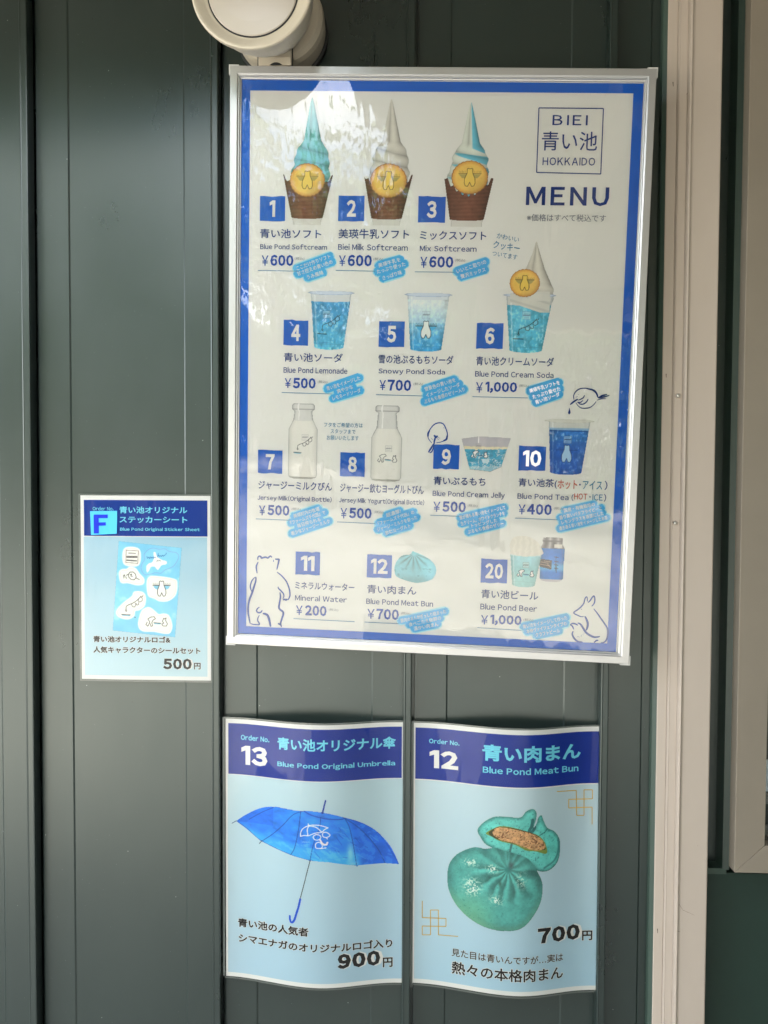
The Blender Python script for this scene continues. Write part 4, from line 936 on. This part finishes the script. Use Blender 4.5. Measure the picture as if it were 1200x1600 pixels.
for a_, b_ in (((710, 520), (830, 540)), ((700, 560), (850, 585)), ((760, 500), (860, 515)), ((820, 560), (870, 610))): P.stroke([Zc(*a_), Zc(*b_)], .8, (200, 170, 150), .8)
for y_ in (425, 500, 560, 620): P.stroke([Zc(930, y_), Zc(990, y_ + 8)], 1.1, (24, 50, 80), .85); P.stroke([Zc(958, y_ - 12), Zc(950, y_ + 40)], .9, (24, 50, 80), .7)
P.stroke([Zc(965, 590), Zc(965, 700)], .9, (24, 50, 80), .8)
plastic_cup(P, 797.5, 846.5, 860, 803, 837, 919, 868, ((150, 198, 208), (150, 198, 200)), 21, False, False, (190, 205, 210)); logo_mark(P, 822.5, 884, 4.4, (60, 80, 90), .7, (215, 225, 225)); pair_mark(P, 821, 897, .2, (40, 60, 80), .7, (225, 230, 230))
foam = catmull([(798, 861), (797, 850), (802, 840), (812, 836.5), (824, 837), (838, 845), (846, 858), (846, 866), (822, 870), (800, 867)], 5, True); P.fill(inside(P.X, P.Y, foam), np.array([214, 211, 205]) * (1 - .045 * np.abs(np.sin((P.X - 800) * .35 + n * 3)) * 1.0)[..., None]); P.build('beer_picture', sheet)

# the clear film over the sheet, bowed a little and lifted at the upper left
nu, nv = 60, 80
U, Vv = np.meshgrid(np.linspace(-HW + 14.5, HW - 14.5, nu + 1), np.linspace(-HH + 14.5, HH - 14.5, nv + 1), indexing='ij')
uu = (U / HW + 1) / 2; vv = (Vv / HH + 1) / 2
edge = np.minimum(np.minimum(uu, 1 - uu) * 12, np.minimum(vv, 1 - vv) * 12).clip(0, 1)
hgt = 1.0 + edge * (.5 * np.sin(uu * 5 + 1) * np.sin(vv * 4) + .9 * np.exp(-((uu - .1) / .12) ** 2 - ((vv - .75) / .3) ** 2))
P3 = np.stack([U.ravel(), (S.dep(U, Vv) - (hgt + OFS)).ravel(), Vv.ravel()], -1)
P3 = mm(P3 @ B.R.T + B.T)
mesh('cover_film', P3, grid(nu, nv), m_film, board, smooth=True)

# ================================================================== LAMINATED POSTERS
header_i = inkm('header_blue', (8, 44, 138)); head_f = inkm('header_blue_faded', (8, 52, 138)); cyan_i = inkm('cyan_lettering', (112, 198, 236)); gold_i = inkm('gold_line', (196, 158, 62))
def make_poster(lab, S, paper, lam, header, field, loc, nu=24, nv=30, left=None, tone=((174, 195, 203), (162, 189, 205)), hdr=header_i, pouch_edge=True):
    t = root('laminated_poster', lab, 'poster', loc)
    pp = patch('paper', S, S.at(*paper[0]), S.at(*paper[1]), 0, m_paper, t, nu, nv)
    patch('header_band', S, S.at(*header[0]), S.at(*header[1]), .2, hdr, pp, nu, 6)
    fa, fb = S.at(*field[0]), S.at(*field[1])
    def cf(U, V):
        w = np.clip((fa[1] - V) / (fa[1] - fb[1]), 0, 1)[:, None]; c0, c1 = (np.array(ink(x)) for x in tone)
        k = (.12 * np.exp(-(U - fa[0]) / 25.0))[:, None]; c = c0 * (1 - w) + c1 * w; return c * (1 - k) + np.array(ink((214, 212, 210))) * k
    patch('colour_field', S, fa, fb, .2, m_photo, pp, nu, nv, cf)
    la, lb = S.at(*lam[0]), S.at(*lam[1])
    patch('laminate', S, la, lb, 1.0, m_lam, t, nu * 2, nv)
    e = 2.2     # milky sealed rim of the pouch
    for (a, b) in ((la, (lb[0], la[1] - e)), ((la[0], lb[1] + e), lb)): patch('laminate_edge', S, a, b, .7, m_edge, t, nu, 1)
    if pouch_edge:
        for (a, b) in (((la[0], la[1] - e - .1), (la[0] + e * .8, lb[1] + e + .1)), ((lb[0] - e * .8, la[1] - e - .1), (lb[0], lb[1] + e + .1))): patch('laminate_edge', S, a, b, .7, m_edge, t, 1, nv)
    return t, pp
m_edge = mat('laminate_rim', (.16, .18, .17), .22)

def word(S, parent, *a, **k):
    q = Print(S); q.text(*a, **k); return q.build('lettering', parent)

# --- sticker sheet poster (A4)
SF = flat(-4); SF = Wall(lambda u, v: -4.0 - 1.2 * np.sin(np.clip(u / 210, 0, 1) * math.pi) + 0 * v)
zf = Z(100, 750, .216667)
lf = SF.at(*zf(590, 1455))
pf, ppf = make_poster('small laminated sticker sheet poster with a blue F note, left of the menu board', SF, (zf(118, 110), zf(1060, 1447)), (zf(106, 98), zf(1072, 1460)), (zf(143, 143), zf(1035, 408)), (zf(143, 408), zf(1035, 1418)),
                     (lf[0] / 1000, -.004, EYE + lf[1] / 1000), 16, 20, tone=((154, 186, 202), (178, 200, 208)), hdr=head_f)
word(SF, ppf, 'Order No.', zf, 207, 192, 358, 220, cyan_i, .02)
word(SF, ppf, '青い池オリジナル', zf, 400, 190, 890, 243, cyan_i, .03)
word(SF, ppf, 'ステッカーシート', zf, 400, 262, 890, 312, cyan_i, .03)
word(SF, ppf, 'Blue Pond Original Sticker Sheet', zf, 405, 342, 980, 375, cyan_i, .035)
word(SF, ppf, '青い池オリジナルロゴ&', zf, 212, 1122, 770, 1176, black_i, .038, halo=white_i, halo_w=.05)
word(SF, ppf, '人気キャラクターのシールセット', zf, 212, 1198, 985, 1256, black_i, .038, halo=white_i, halo_w=.05)
word(SF, ppf, '500', zf, 715, 1286, 922, 1367, black_i, .065, halo=white_i)
word(SF, ppf, '円', zf, 938, 1318, 986, 1366, black_i, .038, halo=white_i, halo_w=.05)
zs = Z(170, 840, .1)
P = Pic(SF, 173, 843, 287, 1000, .6); shp = [zs(155, 50), zs(1150, 150), zs(1040, 1560), zs(50, 1465)]
m = inside(P.X, P.Y, shp); n = fbm(P.X, P.Y, 26, 3); P.fill(m, np.array([124, 192, 220]) * (1 + .14 * (n - .5))[..., None]); P.tint(m, (170, 210, 222), .6 * sm(n, .58, .75))
P.stroke(shp + shp[:1], .7, (110, 140, 150), .8)
def cloud(pts, fill=(226, 222, 214)):
    c = catmull([zs(*p_) for p_ in pts], 6, True); P.tint(inside(P.X, P.Y, c), fill); d = sdist(P.X, P.Y, np.vstack([c, c[:1]])); P.tint((1 - sm(d, .3, 1.4)) * 1.0, (222, 226, 224), .7)
    P.tint(inside(P.X, P.Y, c) * (1 - sm(np.abs(d - 1.9), .1, .5)), (200, 150, 160), .55)
cloud([(250, 170), (480, 180), (470, 425), (240, 410)]); P.stroke([zs(275, 195), zs(468, 205), zs(455, 400), zs(268, 388), zs(275, 195)], .6, (90, 70, 70))
P.stroke([zs(315, 240), zs(420, 245)], 1.6, (80, 80, 80), .6)
for x_ in (310, 365, 420): P.stroke([zs(x_ - 18, 300), zs(x_ + 18, 300)], 3.2, (60, 60, 60), .75)
P.stroke([zs(285, 352), zs(435, 362)], 1.8, (50, 50, 50), .8)
c = catmull([zs(*p_) for p_ in [(560, 260), (620, 190), (700, 160), (800, 180), (880, 170), (950, 210), (1060, 230), (1100, 290), (1060, 380), (1000, 450), (880, 500), (820, 550), (740, 540), (650, 570), (560, 570), (510, 480), (530, 400), (565, 340)]], 5, True)
P.tint(1 - sm(sdist(P.X, P.Y, np.vstack([c, c[:1]])), .2, .8), (130, 140, 190), .7); P.tint(inside(P.X, P.Y, c), (130, 196, 224), .4)
isl = catmull([zs(*p_) for p_ in [(705, 230), (735, 225), (760, 290), (830, 340), (910, 365), (905, 410), (830, 430), (770, 500), (720, 450), (660, 460), (630, 520), (600, 540), (590, 450), (630, 400), (680, 380), (710, 320)]], 5, True)
P.tint(inside(P.X, P.Y, isl), (232, 230, 224)); hand = [[(600, 290), (610, 320), (630, 300), (640, 325), (655, 295)], [(660, 320), (670, 300), (680, 318), (700, 295), (705, 318), (725, 300), (740, 310)], [(780, 240), (770, 300)], [(775, 285), (790, 270), (800, 290), (820, 275), (830, 290), (850, 268), (860, 285), (890, 262)], [(905, 235), (900, 255)]]
for h_ in hand: P.stroke([zs(*p_) for p_ in h_], .8, (40, 100, 160), .85)
P.stroke([zs(755, 375), zs(765, 350), zs(785, 360), zs(800, 350), zs(815, 362)], .6, (60, 60, 60), .8)
cloud([(160, 560), (200, 500), (280, 490), (330, 460), (420, 480), (480, 560), (550, 640), (540, 720), (440, 740), (300, 710), (190, 700)])
for pts in ([(310, 575), (330, 540), (380, 535), (420, 570), (430, 620), (400, 660), (350, 655), (315, 620), (305, 580)], [(275, 590), (310, 570)], [(425, 630), (480, 655)], [(225, 600), (250, 600), (240, 580), (235, 635)], [(265, 610), (275, 640)], [(335, 575), (360, 570), (345, 600), (370, 605)]): P.stroke([zs(*p_) for p_ in pts], .9, (40, 40, 40), .9)
cloud([(600, 700), (640, 610), (760, 600), (1020, 640), (1070, 700), (1050, 880), (940, 980), (800, 990), (720, 950), (620, 900)])
bear_mark(P, *zs(830, 800), .235, (40, 40, 40), (90, 170, 205), (230, 226, 218), .8)
cloud([(360, 920), (400, 850), (520, 850), (575, 920), (560, 1060), (480, 1130), (410, 1150), (390, 1230), (290, 1280), (160, 1250), (110, 1180), (150, 1100), (240, 1010)])
branch_mark(P, *zs(385, 1040), .30, (40, 40, 40), .8)
cloud([(500, 1180), (560, 1110), (640, 1095), (720, 1150), (780, 1200), (860, 1190), (940, 1220), (990, 1370), (960, 1480), (880, 1500), (700, 1470), (520, 1460), (460, 1360)])
pair_mark(P, *zs(730, 1310), .26, (40, 40, 40), .8); P.stroke([zs(405, 1245), zs(410, 1255)], 1.2, (60, 80, 90)); P.build('sticker_sheet_picture', ppf)
# paper note with a hand drawn F
na, nb = SF.at(*zf(190, 223)), SF.at(*zf(381, 392))
note = root('sticky_note', 'small bright blue paper note with a hand-drawn F, stuck on the sticker sheet poster', 'note', tuple(SF.to3d((na[0] + nb[0]) / 2, nb[1], 2)))
SN = Wall(lambda u, v: -6.4 - 1.4 * np.clip((na[1] - v) / (na[1] - nb[1]), 0, 1) ** 2 - .6 * np.sin(u * .12))
m_note = mat('bright_blue_note_paper', ink((62, 158, 226)), .5, spec=.3)
V = []; F = []
nA = [SN.at(*zf(187, 225)), SN.at(*zf(383, 222)), SN.at(*zf(380, 387)), SN.at(*zf(195, 397))]
for k in range(7):
    for j in range(7):
        s_, t_ = j / 6, k / 6; a = np.array(nA[0]) * (1 - s_) + np.array(nA[1]) * s_; b = np.array(nA[3]) * (1 - s_) + np.array(nA[2]) * s_; w_ = a * (1 - t_) + b * t_; V.append(SN.to3d(w_[0], w_[1]))
F = [(k * 7 + j, (k + 1) * 7 + j, (k + 1) * 7 + j + 1, k * 7 + j + 1) for k in range(6) for j in range(6)]
np_ = mesh('note_paper', V, F, m_note, note); so_ = np_.modifiers.new('thickness', 'SOLIDIFY'); so_.thickness = .0003; so_.offset = -1
felt = mat('felt_pen_blue', ink((18, 40, 170)), .5, spec=.2); q = Print(SN)
for pts, w_ in (([(232, 255), (234, 385)], 36), ([(216, 262), (316, 262)], 26), ([(250, 318), (302, 316)], 24)): q.line([zf(*p_) for p_ in pts], w_ * .2167, felt, .4, smooth=False)
q.build('drawn_letter', note)

# --- umbrella poster and meat bun poster (A3, sprung between the ribs)
def wave(xa, xb, e0, e1, bt, bb, pk=.56, zt=-335, zb_=-760):
    def f(u, v):
        s_ = np.clip((u - xa) / (xb - xa), 0, 1); w_ = np.where(s_ < pk, s_ / pk * .5, .5 + (s_ - pk) / (1 - pk) * .5); b = bt + (bb - bt) * np.clip((zt - v) / (zt - zb_), 0, 1)
        ripple = .10 * np.sin(s_ * 17 + v * .01) + .12 * np.sin(v * .03 + s_ * 7)
        return -(e0 + (e1 - e0) * s_ + b * (.5 - .5 * np.cos(2 * math.pi * w_)) + ripple)
    return Wall(f)
za, zb2, zc, zd = Z(330, 1100, .266667), Z(330, 1340, .266667), Z(630, 1100, .275), Z(630, 1340, .275)
SU = wave(wx(350, 1300, -8), ribs[3] - .8, 8, 12, 24, 21, .53)
lc = SU.at(492, 1540)
pu, ppu = make_poster('laminated umbrella poster numbered 13, bowed between two ribs', SU, (za(84, 85), zb2(1116, 733)), (za(78, 74), zb2(1116, 744)), (za(100, 111), za(1116, 433)), (za(97, 412), zb2(1116, 708)),
                     (lc[0] / 1000, -.02, EYE + lc[1] / 1000), pouch_edge=False)
patch('laminate_edge', SU, SU.at(*za(66, 76)), SU.at(*zb2(82, 690)), .5, m_edge, pu, 2, 24)
word(SU, ppu, 'Order No.', za, 174, 177, 341, 219, cyan_i, .035, hz=32)
word(SU, ppu, '13', za, 177, 241, 330, 357, white_i, .065, hz=112)
word(SU, ppu, '青い池オリジナル傘', za, 388, 192, 1083, 257, cyan_i, .035, hz=72)
word(SU, ppu, 'Blue Pond Original Umbrella', za, 388, 333, 1078, 360, cyan_i, .035, hz=38)
word(SU, ppu, '青い池の人気者', zb2, 157, 352, 570, 452, black_i, .038, halo=white_i, halo_w=.045, hz=52)
word(SU, ppu, 'シマエナガのオリジナルロゴ入り', zb2, 160, 442, 1062, 512, black_i, .038, halo=white_i, halo_w=.045, hz=52)
word(SU, ppu, '900', zb2, 740, 566, 990, 640, black_i, .07, halo=white_i, halo_w=.04, hz=88)
word(SU, ppu, '円', zb2, 1006, 585, 1063, 642, black_i, .038, halo=white_i, halo_w=.045, hz=57)
zu = Z(350, 1220, .2375)
P = Pic(SU, 361, 1234, 628, 1440, .75)
can = catmull([zu(*p_) for p_ in [(80, 270), (150, 218), (250, 163), (350, 141), (500, 150), (570, 146), (680, 158), (790, 190), (900, 232), (1000, 300), (1080, 390), (1125, 470), (1152, 535)]], 5)
low = [zu(*p_) for p_ in [(1152, 535), (1050, 526), (880, 527), (800, 512), (700, 492), (580, 482), (450, 455), (350, 425), (250, 390), (160, 325), (80, 270)]]
m = inside(P.X, P.Y, list(can) + low); n = fbm(P.X * .8, P.Y * 1.2, 14, 6); n2 = fbm(P.X * .5 + P.Y * .5, P.Y - P.X * .6, 7, 8)
gx = (P.X - 360) / 265; gy = (P.Y - 1253) / 95
c = np.array([44, 130, 230]) * (1 + .34 * (n - .5) + .26 * (n2 - .5))[..., None]; P.fill(m, c)
lowband = sm(P.Y - (1288 + (P.X - 365) * .17 - ((P.X - 490) ** 2) * .0002), 0, 12); P.tint(m, (66, 172, 236), .72 * lowband * (1 - sm(P.X, 555, 575)))
P.tint(m, (26, 88, 200), .6 * sm(P.X - (P.Y - 1300) * .25, 548, 562)); P.tint(m & (n2 > .56), (60, 140, 232), .5 * sm(P.X, 550, 565))
P.tint(m & (P.X < 430) & (P.Y < 1285), (24, 84, 196), .35); P.tint(m, (96, 190, 236), .5 * sm(n2, .58, .70) * sm(P.Y, 1285, 1320) * (1 - sm(P.X, 540, 560)))
P.tint(m, (150, 214, 236), .7 * np.exp(-((P.X - 549) / 5) ** 2 - ((P.Y - 1325) / 16) ** 2)); P.tint(m, (140, 200, 200), .6 * np.exp(-((P.X - 553) / 7) ** 2 - ((P.Y - 1342) / 4) ** 2))
crown_ = catmull([zu(*p_) for p_ in [(540, 150), (600, 178), (700, 200), (780, 205), (800, 195)]], 5); P.stroke(crown_, 1.6, (22, 58, 160), .7)
for pts in ([(540, 150), (470, 180), (400, 260), (330, 330), (252, 392)], [(800, 195), (830, 260), (850, 350), (865, 440), (878, 530)], [(350, 141), (260, 190), (170, 250)], [(650, 185), (640, 260), (600, 380), (580, 482)], [(520, 152), (505, 280), (480, 400), (455, 450)], [(790, 190), (900, 280), (1010, 420), (1060, 525)], [(80, 270), (160, 318), (250, 385), (450, 452), (580, 480), (880, 525), (1152, 535)]):
    P.stroke(catmull([zu(*p_) for p_ in pts], 5), 1.15, (20, 52, 130), .62)
P.stroke(catmull([zu(*p_) for p_ in [(350, 141), (500, 150), (570, 146), (680, 158), (790, 190), (1000, 300), (1152, 535)]], 5), 1.1, (22, 62, 160), .6)
for q_ in range(46):
    x_ = RNG.uniform(470, 618); y_ = 1278 + RNG.uniform(0, 60); ln = RNG.uniform(4, 16); an = RNG.uniform(.2, 1.0)
    s1 = [(x_, y_), (x_ + ln * math.cos(an), y_ + ln * math.sin(an))]; P.tint((1 - sm(sdist(P.X, P.Y, s1), .2, .9)) * m, (90, 170, 236) if q_ % 3 else (22, 66, 170), .5)
for pts, w_, col_ in (([(680, 75), (660, 160)], 2.8, (22, 60, 150)), ([(52, 288), (82, 268)], 1.1, (30, 70, 120)), ([(238, 410), (255, 388)], 1.2, (40, 60, 90)), ([(580, 484), (515, 750)], 1.5, (28, 40, 44)), ([(516, 748), (505, 800), (490, 850), (478, 890), (462, 910), (450, 900), (448, 870)], 3.6, (24, 78, 190)), ([(880, 525), (880, 533)], 1.4, (40, 120, 180))):
    ps = catmull([zu(*p_) for p_ in pts], 5) if len(pts) > 2 else [zu(*p_) for p_ in pts]; d = sdist(P.X, P.Y, ps); P.fill(d < w_ * .5 + .15, col_, 1.0)
ze = Z(460, 1260, .066667)
for pts in ([(195, 545), (205, 440), (260, 350), (390, 275), (560, 255), (700, 275), (830, 320)], [(195, 545), (290, 515), (385, 515), (530, 450), (685, 425), (750, 360), (830, 320)], [(395, 280), (355, 370), (370, 515)], [(395, 280), (560, 310), (685, 420)], [(375, 235), (395, 280)],
            [(490, 550), (520, 600), (590, 615), (650, 580), (665, 530), (620, 490), (550, 485), (500, 520), (490, 550)], [(700, 470), (720, 530), (790, 550), (860, 520), (865, 480), (800, 430), (730, 430), (700, 470)], [(540, 740), (560, 690), (620, 665), (680, 700), (700, 770), (660, 810), (560, 805), (540, 740)], [(660, 815), (780, 800)], [(790, 550), (815, 585)]):
    P.stroke(catmull([ze(*p_) for p_ in pts], 4), 1.2, (226, 232, 236), .95)
P.stroke([ze(650, 610), ze(690, 680), ze(740, 725), ze(800, 720), ze(815, 675)], 2.6, (226, 218, 214), .95)
logo_mark(P, *ze(310, 680), 6.2, (120, 180, 225), .55); P.build('umbrella_picture', ppu)

SM_ = wave(wx(647, 1300, -8), ribs[4] - .8, 8, 12, 27, 22, .56)
lc = SM_.at(788, 1555)
pm, ppm = make_poster('laminated meat bun poster numbered 12, bowed between two ribs right of the umbrella poster', SM_, (zc(61, 106), zd(1099, 752)), (zc(54, 96), zd(1099, 764)), (zc(70, 133), zc(1110, 450)), (zc(68, 430), zd(1099, 727)),
                      (lc[0] / 1000, -.02, EYE + lc[1] / 1000), tone=((178, 196, 204), (160, 189, 205)), pouch_edge=False)
patch('laminate_edge', SM_, SM_.at(*zc(46, 98)), SM_.at(*zd(52, 736)), .5, m_edge, pm, 2, 24)
word(SM_, ppm, 'Order No.', zc, 147, 194, 320, 229, cyan_i, .035, hz=28)
word(SM_, ppm, '12', zc, 150, 259, 312, 368, white_i, .065, hz=102)
word(SM_, ppm, '青い肉まん', zc, 450, 225, 1008, 309, cyan_i, .04, hz=94)
word(SM_, ppm, 'Blue Pond Meat Bun', zc, 452, 351, 995, 386, cyan_i, .035, hz=38)
word(SM_, ppm, '700', zd, 765, 402, 1002, 470, black_i, .07, halo=white_i, halo_w=.04, hz=89)
word(SM_, ppm, '円', zd, 1016, 414, 1074, 467, black_i, .038, halo=white_i, halo_w=.045, hz=56)
word(SM_, ppm, '見た目は青いんですが…実は', zd, 275, 512, 908, 583, black_i, .016, halo=white_i, halo_w=.03, hz=46)
word(SM_, ppm, '熱々の本格肉まん', zd, 275, 585, 908, 684, black_i, .026, halo=white_i, halo_w=.04, hz=72)
for z_, pts in ((zc, [(873, 497), (983, 490), (985, 632), (1027, 632), (1027, 487), (1075, 487), (1075, 538), (940, 541), (940, 590), (1073, 585), (1073, 683)]), (zd, [(108, 245), (108, 340), (243, 345), (243, 390), (108, 388), (108, 438), (155, 438), (155, 297), (200, 297), (200, 438), (312, 447)])):
    q = Print(SM_)
    for a_, b_ in zip(pts[:-1], pts[1:]): q.line([z_(*a_), z_(*b_)], 1.25, gold_i, .4, smooth=False)
    q.build('gold_ornament', ppm)
zb3 = Z(680, 1230, .175)
P = Pic(SM_, 697, 1250, 876, 1454, .72); X, Y = P.X, P.Y
n = fbm(X, Y, 12, 4); n2 = fbm(X, Y, 4, 14, 3); n3 = fbm(X, Y, 2.0, 24, 2)
up = catmull([zb3(*p_) for p_ in [(372, 350), (430, 270), (510, 215), (590, 203), (690, 205), (750, 200), (790, 150), (850, 128), (885, 165), (880, 230), (860, 300), (885, 260), (900, 210), (930, 190), (950, 240), (985, 310), (1050, 350), (1100, 430), (1105, 540), (1080, 640), (1000, 708), (900, 700), (820, 620), (700, 560), (560, 520), (450, 480), (400, 420)]], 6, True)
m = inside(X, Y, up); d = sdist(X, Y, np.vstack([up, up[:1]]))
lum = .80 + .32 * sm(d, 0, 7) + .22 * (n - .5) + .16 * (n2 - .5) - .22 * sm(X + Y, 2150 + 60, 2240)
P.fill(m, np.array([90, 170, 164]) * lum[..., None]); P.tint(m, (30, 70, 74), .55 * (1 - sm(d, 0, 2.2)) * sm(X * .6 + Y, 1790, 1850)); P.tint(m & (n3 > .72), (46, 110, 108), .55)
P.stroke(catmull([zb3(*p_) for p_ in [(850, 230), (840, 290), (820, 330), (850, 335), (870, 300)]], 5), 4.5, (34, 84, 86), .75); P.stroke([zb3(985, 320), zb3(960, 350), zb3(915, 375)], 1.6, (40, 96, 96), .7); P.stroke(catmull([zb3(*p_) for p_ in [(1085, 420), (1090, 520), (1050, 620), (960, 680)]], 5), 3, (44, 104, 106), .6)
pit = catmull([zb3(*p_) for p_ in [(445, 375), (505, 325), (580, 292), (700, 305), (820, 340), (910, 380), (965, 450), (985, 530), (960, 548), (880, 520), (800, 510), (700, 460), (560, 430), (500, 400)]], 6, True)
P.tint(inside(X, Y, pit), (120, 132, 50), .9); P.tint(inside(X, Y, catmull([zb3(*p_) for p_ in [(470, 372), (520, 320), (600, 300), (760, 322), (900, 380), (970, 500), (890, 505), (700, 450), (540, 415)]], 6, True)), (52, 46, 34), .75)
meat = catmull([zb3(*p_) for p_ in [(505, 370), (530, 320), (590, 304), (700, 318), (820, 348), (900, 385), (945, 430), (968, 490), (920, 512), (860, 508), (780, 480), (680, 440), (570, 420)]], 6, True); mm2 = inside(X, Y, meat)
P.tint(mm2, np.array([198, 156, 112]) * (1 + .50 * (n2 - .5) + .55 * (n3 - .5))[..., None]); P.tint(mm2, (96, 62, 42), .85 * sm(n3, .58, .72)); P.tint(mm2, (226, 180, 132), .6 * sm(n3, .36, .2)); P.stroke([zb3(850, 400), zb3(890, 430), zb3(880, 450)], 1.6, (90, 56, 40), .8)
P.stroke([zb3(668, 455), zb3(655, 520)], 3.2, (60, 100, 100), .8)
lo = catmull([zb3(*p_) for p_ in [(112, 800), (130, 700), (190, 610), (280, 545), (360, 512), (440, 515), (520, 500), (620, 520), (720, 545), (820, 590), (890, 690), (938, 790), (950, 880), (928, 1005), (862, 1125), (780, 1215), (690, 1252), (560, 1260), (470, 1250), (380, 1222), (275, 1160), (180, 1060), (122, 935)]], 6, True)
m = inside(X, Y, lo); d = sdist(X, Y, np.vstack([lo, lo[:1]])); cx, cy = zb3(640, 690); dx, dy = X - cx, Y - cy; r_ = np.hypot(dx, dy); an = np.arctan2(dx, dy + .01)
wv = an * 6.3 + 3.0 * (fbm(X, Y, 40, 77) - .5) + .8 * np.sin(an * 1.7 + 1) + .012 * r_; pl = np.abs(np.sin(wv)) ** .55; slope_ = np.sin(2 * wv); fade = (1 - sm(r_, 34, 70)) * sm(r_, 3, 9) * (.45 + .55 * sm(dy, -12, 10))
lum = .86 + .16 * sm(d, 0, 16) - .36 * (1 - pl) * fade + .17 * slope_ * fade + .16 * (n - .5) + .16 * (n2 - .5) + .06 * (n3 - .5) - .20 * sm(Y - X * .2, 1262, 1310) * .6 + .06 * sm(Y, 1290, 1240)
colb = np.array([82, 158, 152]) * lum[..., None]; P.fill(m, colb)
P.tint(m, (120, 180, 140), .5 * sm(-(X - Y * .2), -500, -455) * sm(Y, 1380, 1430)); P.tint(m, (120, 176, 146), .35 * (1 - sm(d, 2, 12)) * sm(Y, 1380, 1420))
hl = sm(n3, .50, .66) * (np.exp(-((X - 738) / 12) ** 2 - ((Y - 1385) / 13) ** 2) + np.exp(-((X - 768) / 8) ** 2 - ((Y - 1352) / 6) ** 2) + .8 * np.exp(-((X - 735) / 11) ** 2 - ((Y - 1345) / 6) ** 2) + .8 * np.exp(-((X - 775) / 9) ** 2 - ((Y - 1402) / 7) ** 2) + .5 * np.exp(-((X - 812) / 8) ** 2 - ((Y - 1368) / 12) ** 2))
P.tint(m, (216, 232, 216), np.clip(hl * 1.5, 0, .95)); P.tint(m, (36, 96, 92), .55 * sm(-r_, -9, -1.5)); P.tint(m, (56, 88, 78), .8 * np.exp(-((X - zb3(572, 825)[0]) / 2.6) ** 2 - ((Y - zb3(572, 825)[1]) / 5) ** 2))
P.tint(m, (70, 84, 86), .8 * np.exp(-((X - zb3(665, 650)[0]) / 4.5) ** 2 - ((Y - zb3(665, 650)[1]) / 7) ** 2)); P.tint(m & (n3 > .76), (40, 110, 104), .35); P.tint(m, (26, 70, 70), .4 * (1 - sm(d, 0, 1.5)) * sm(X + Y, 2150, 2230)); P.build('meat_bun_picture', ppm)

bpy.data.objects.remove(fo)
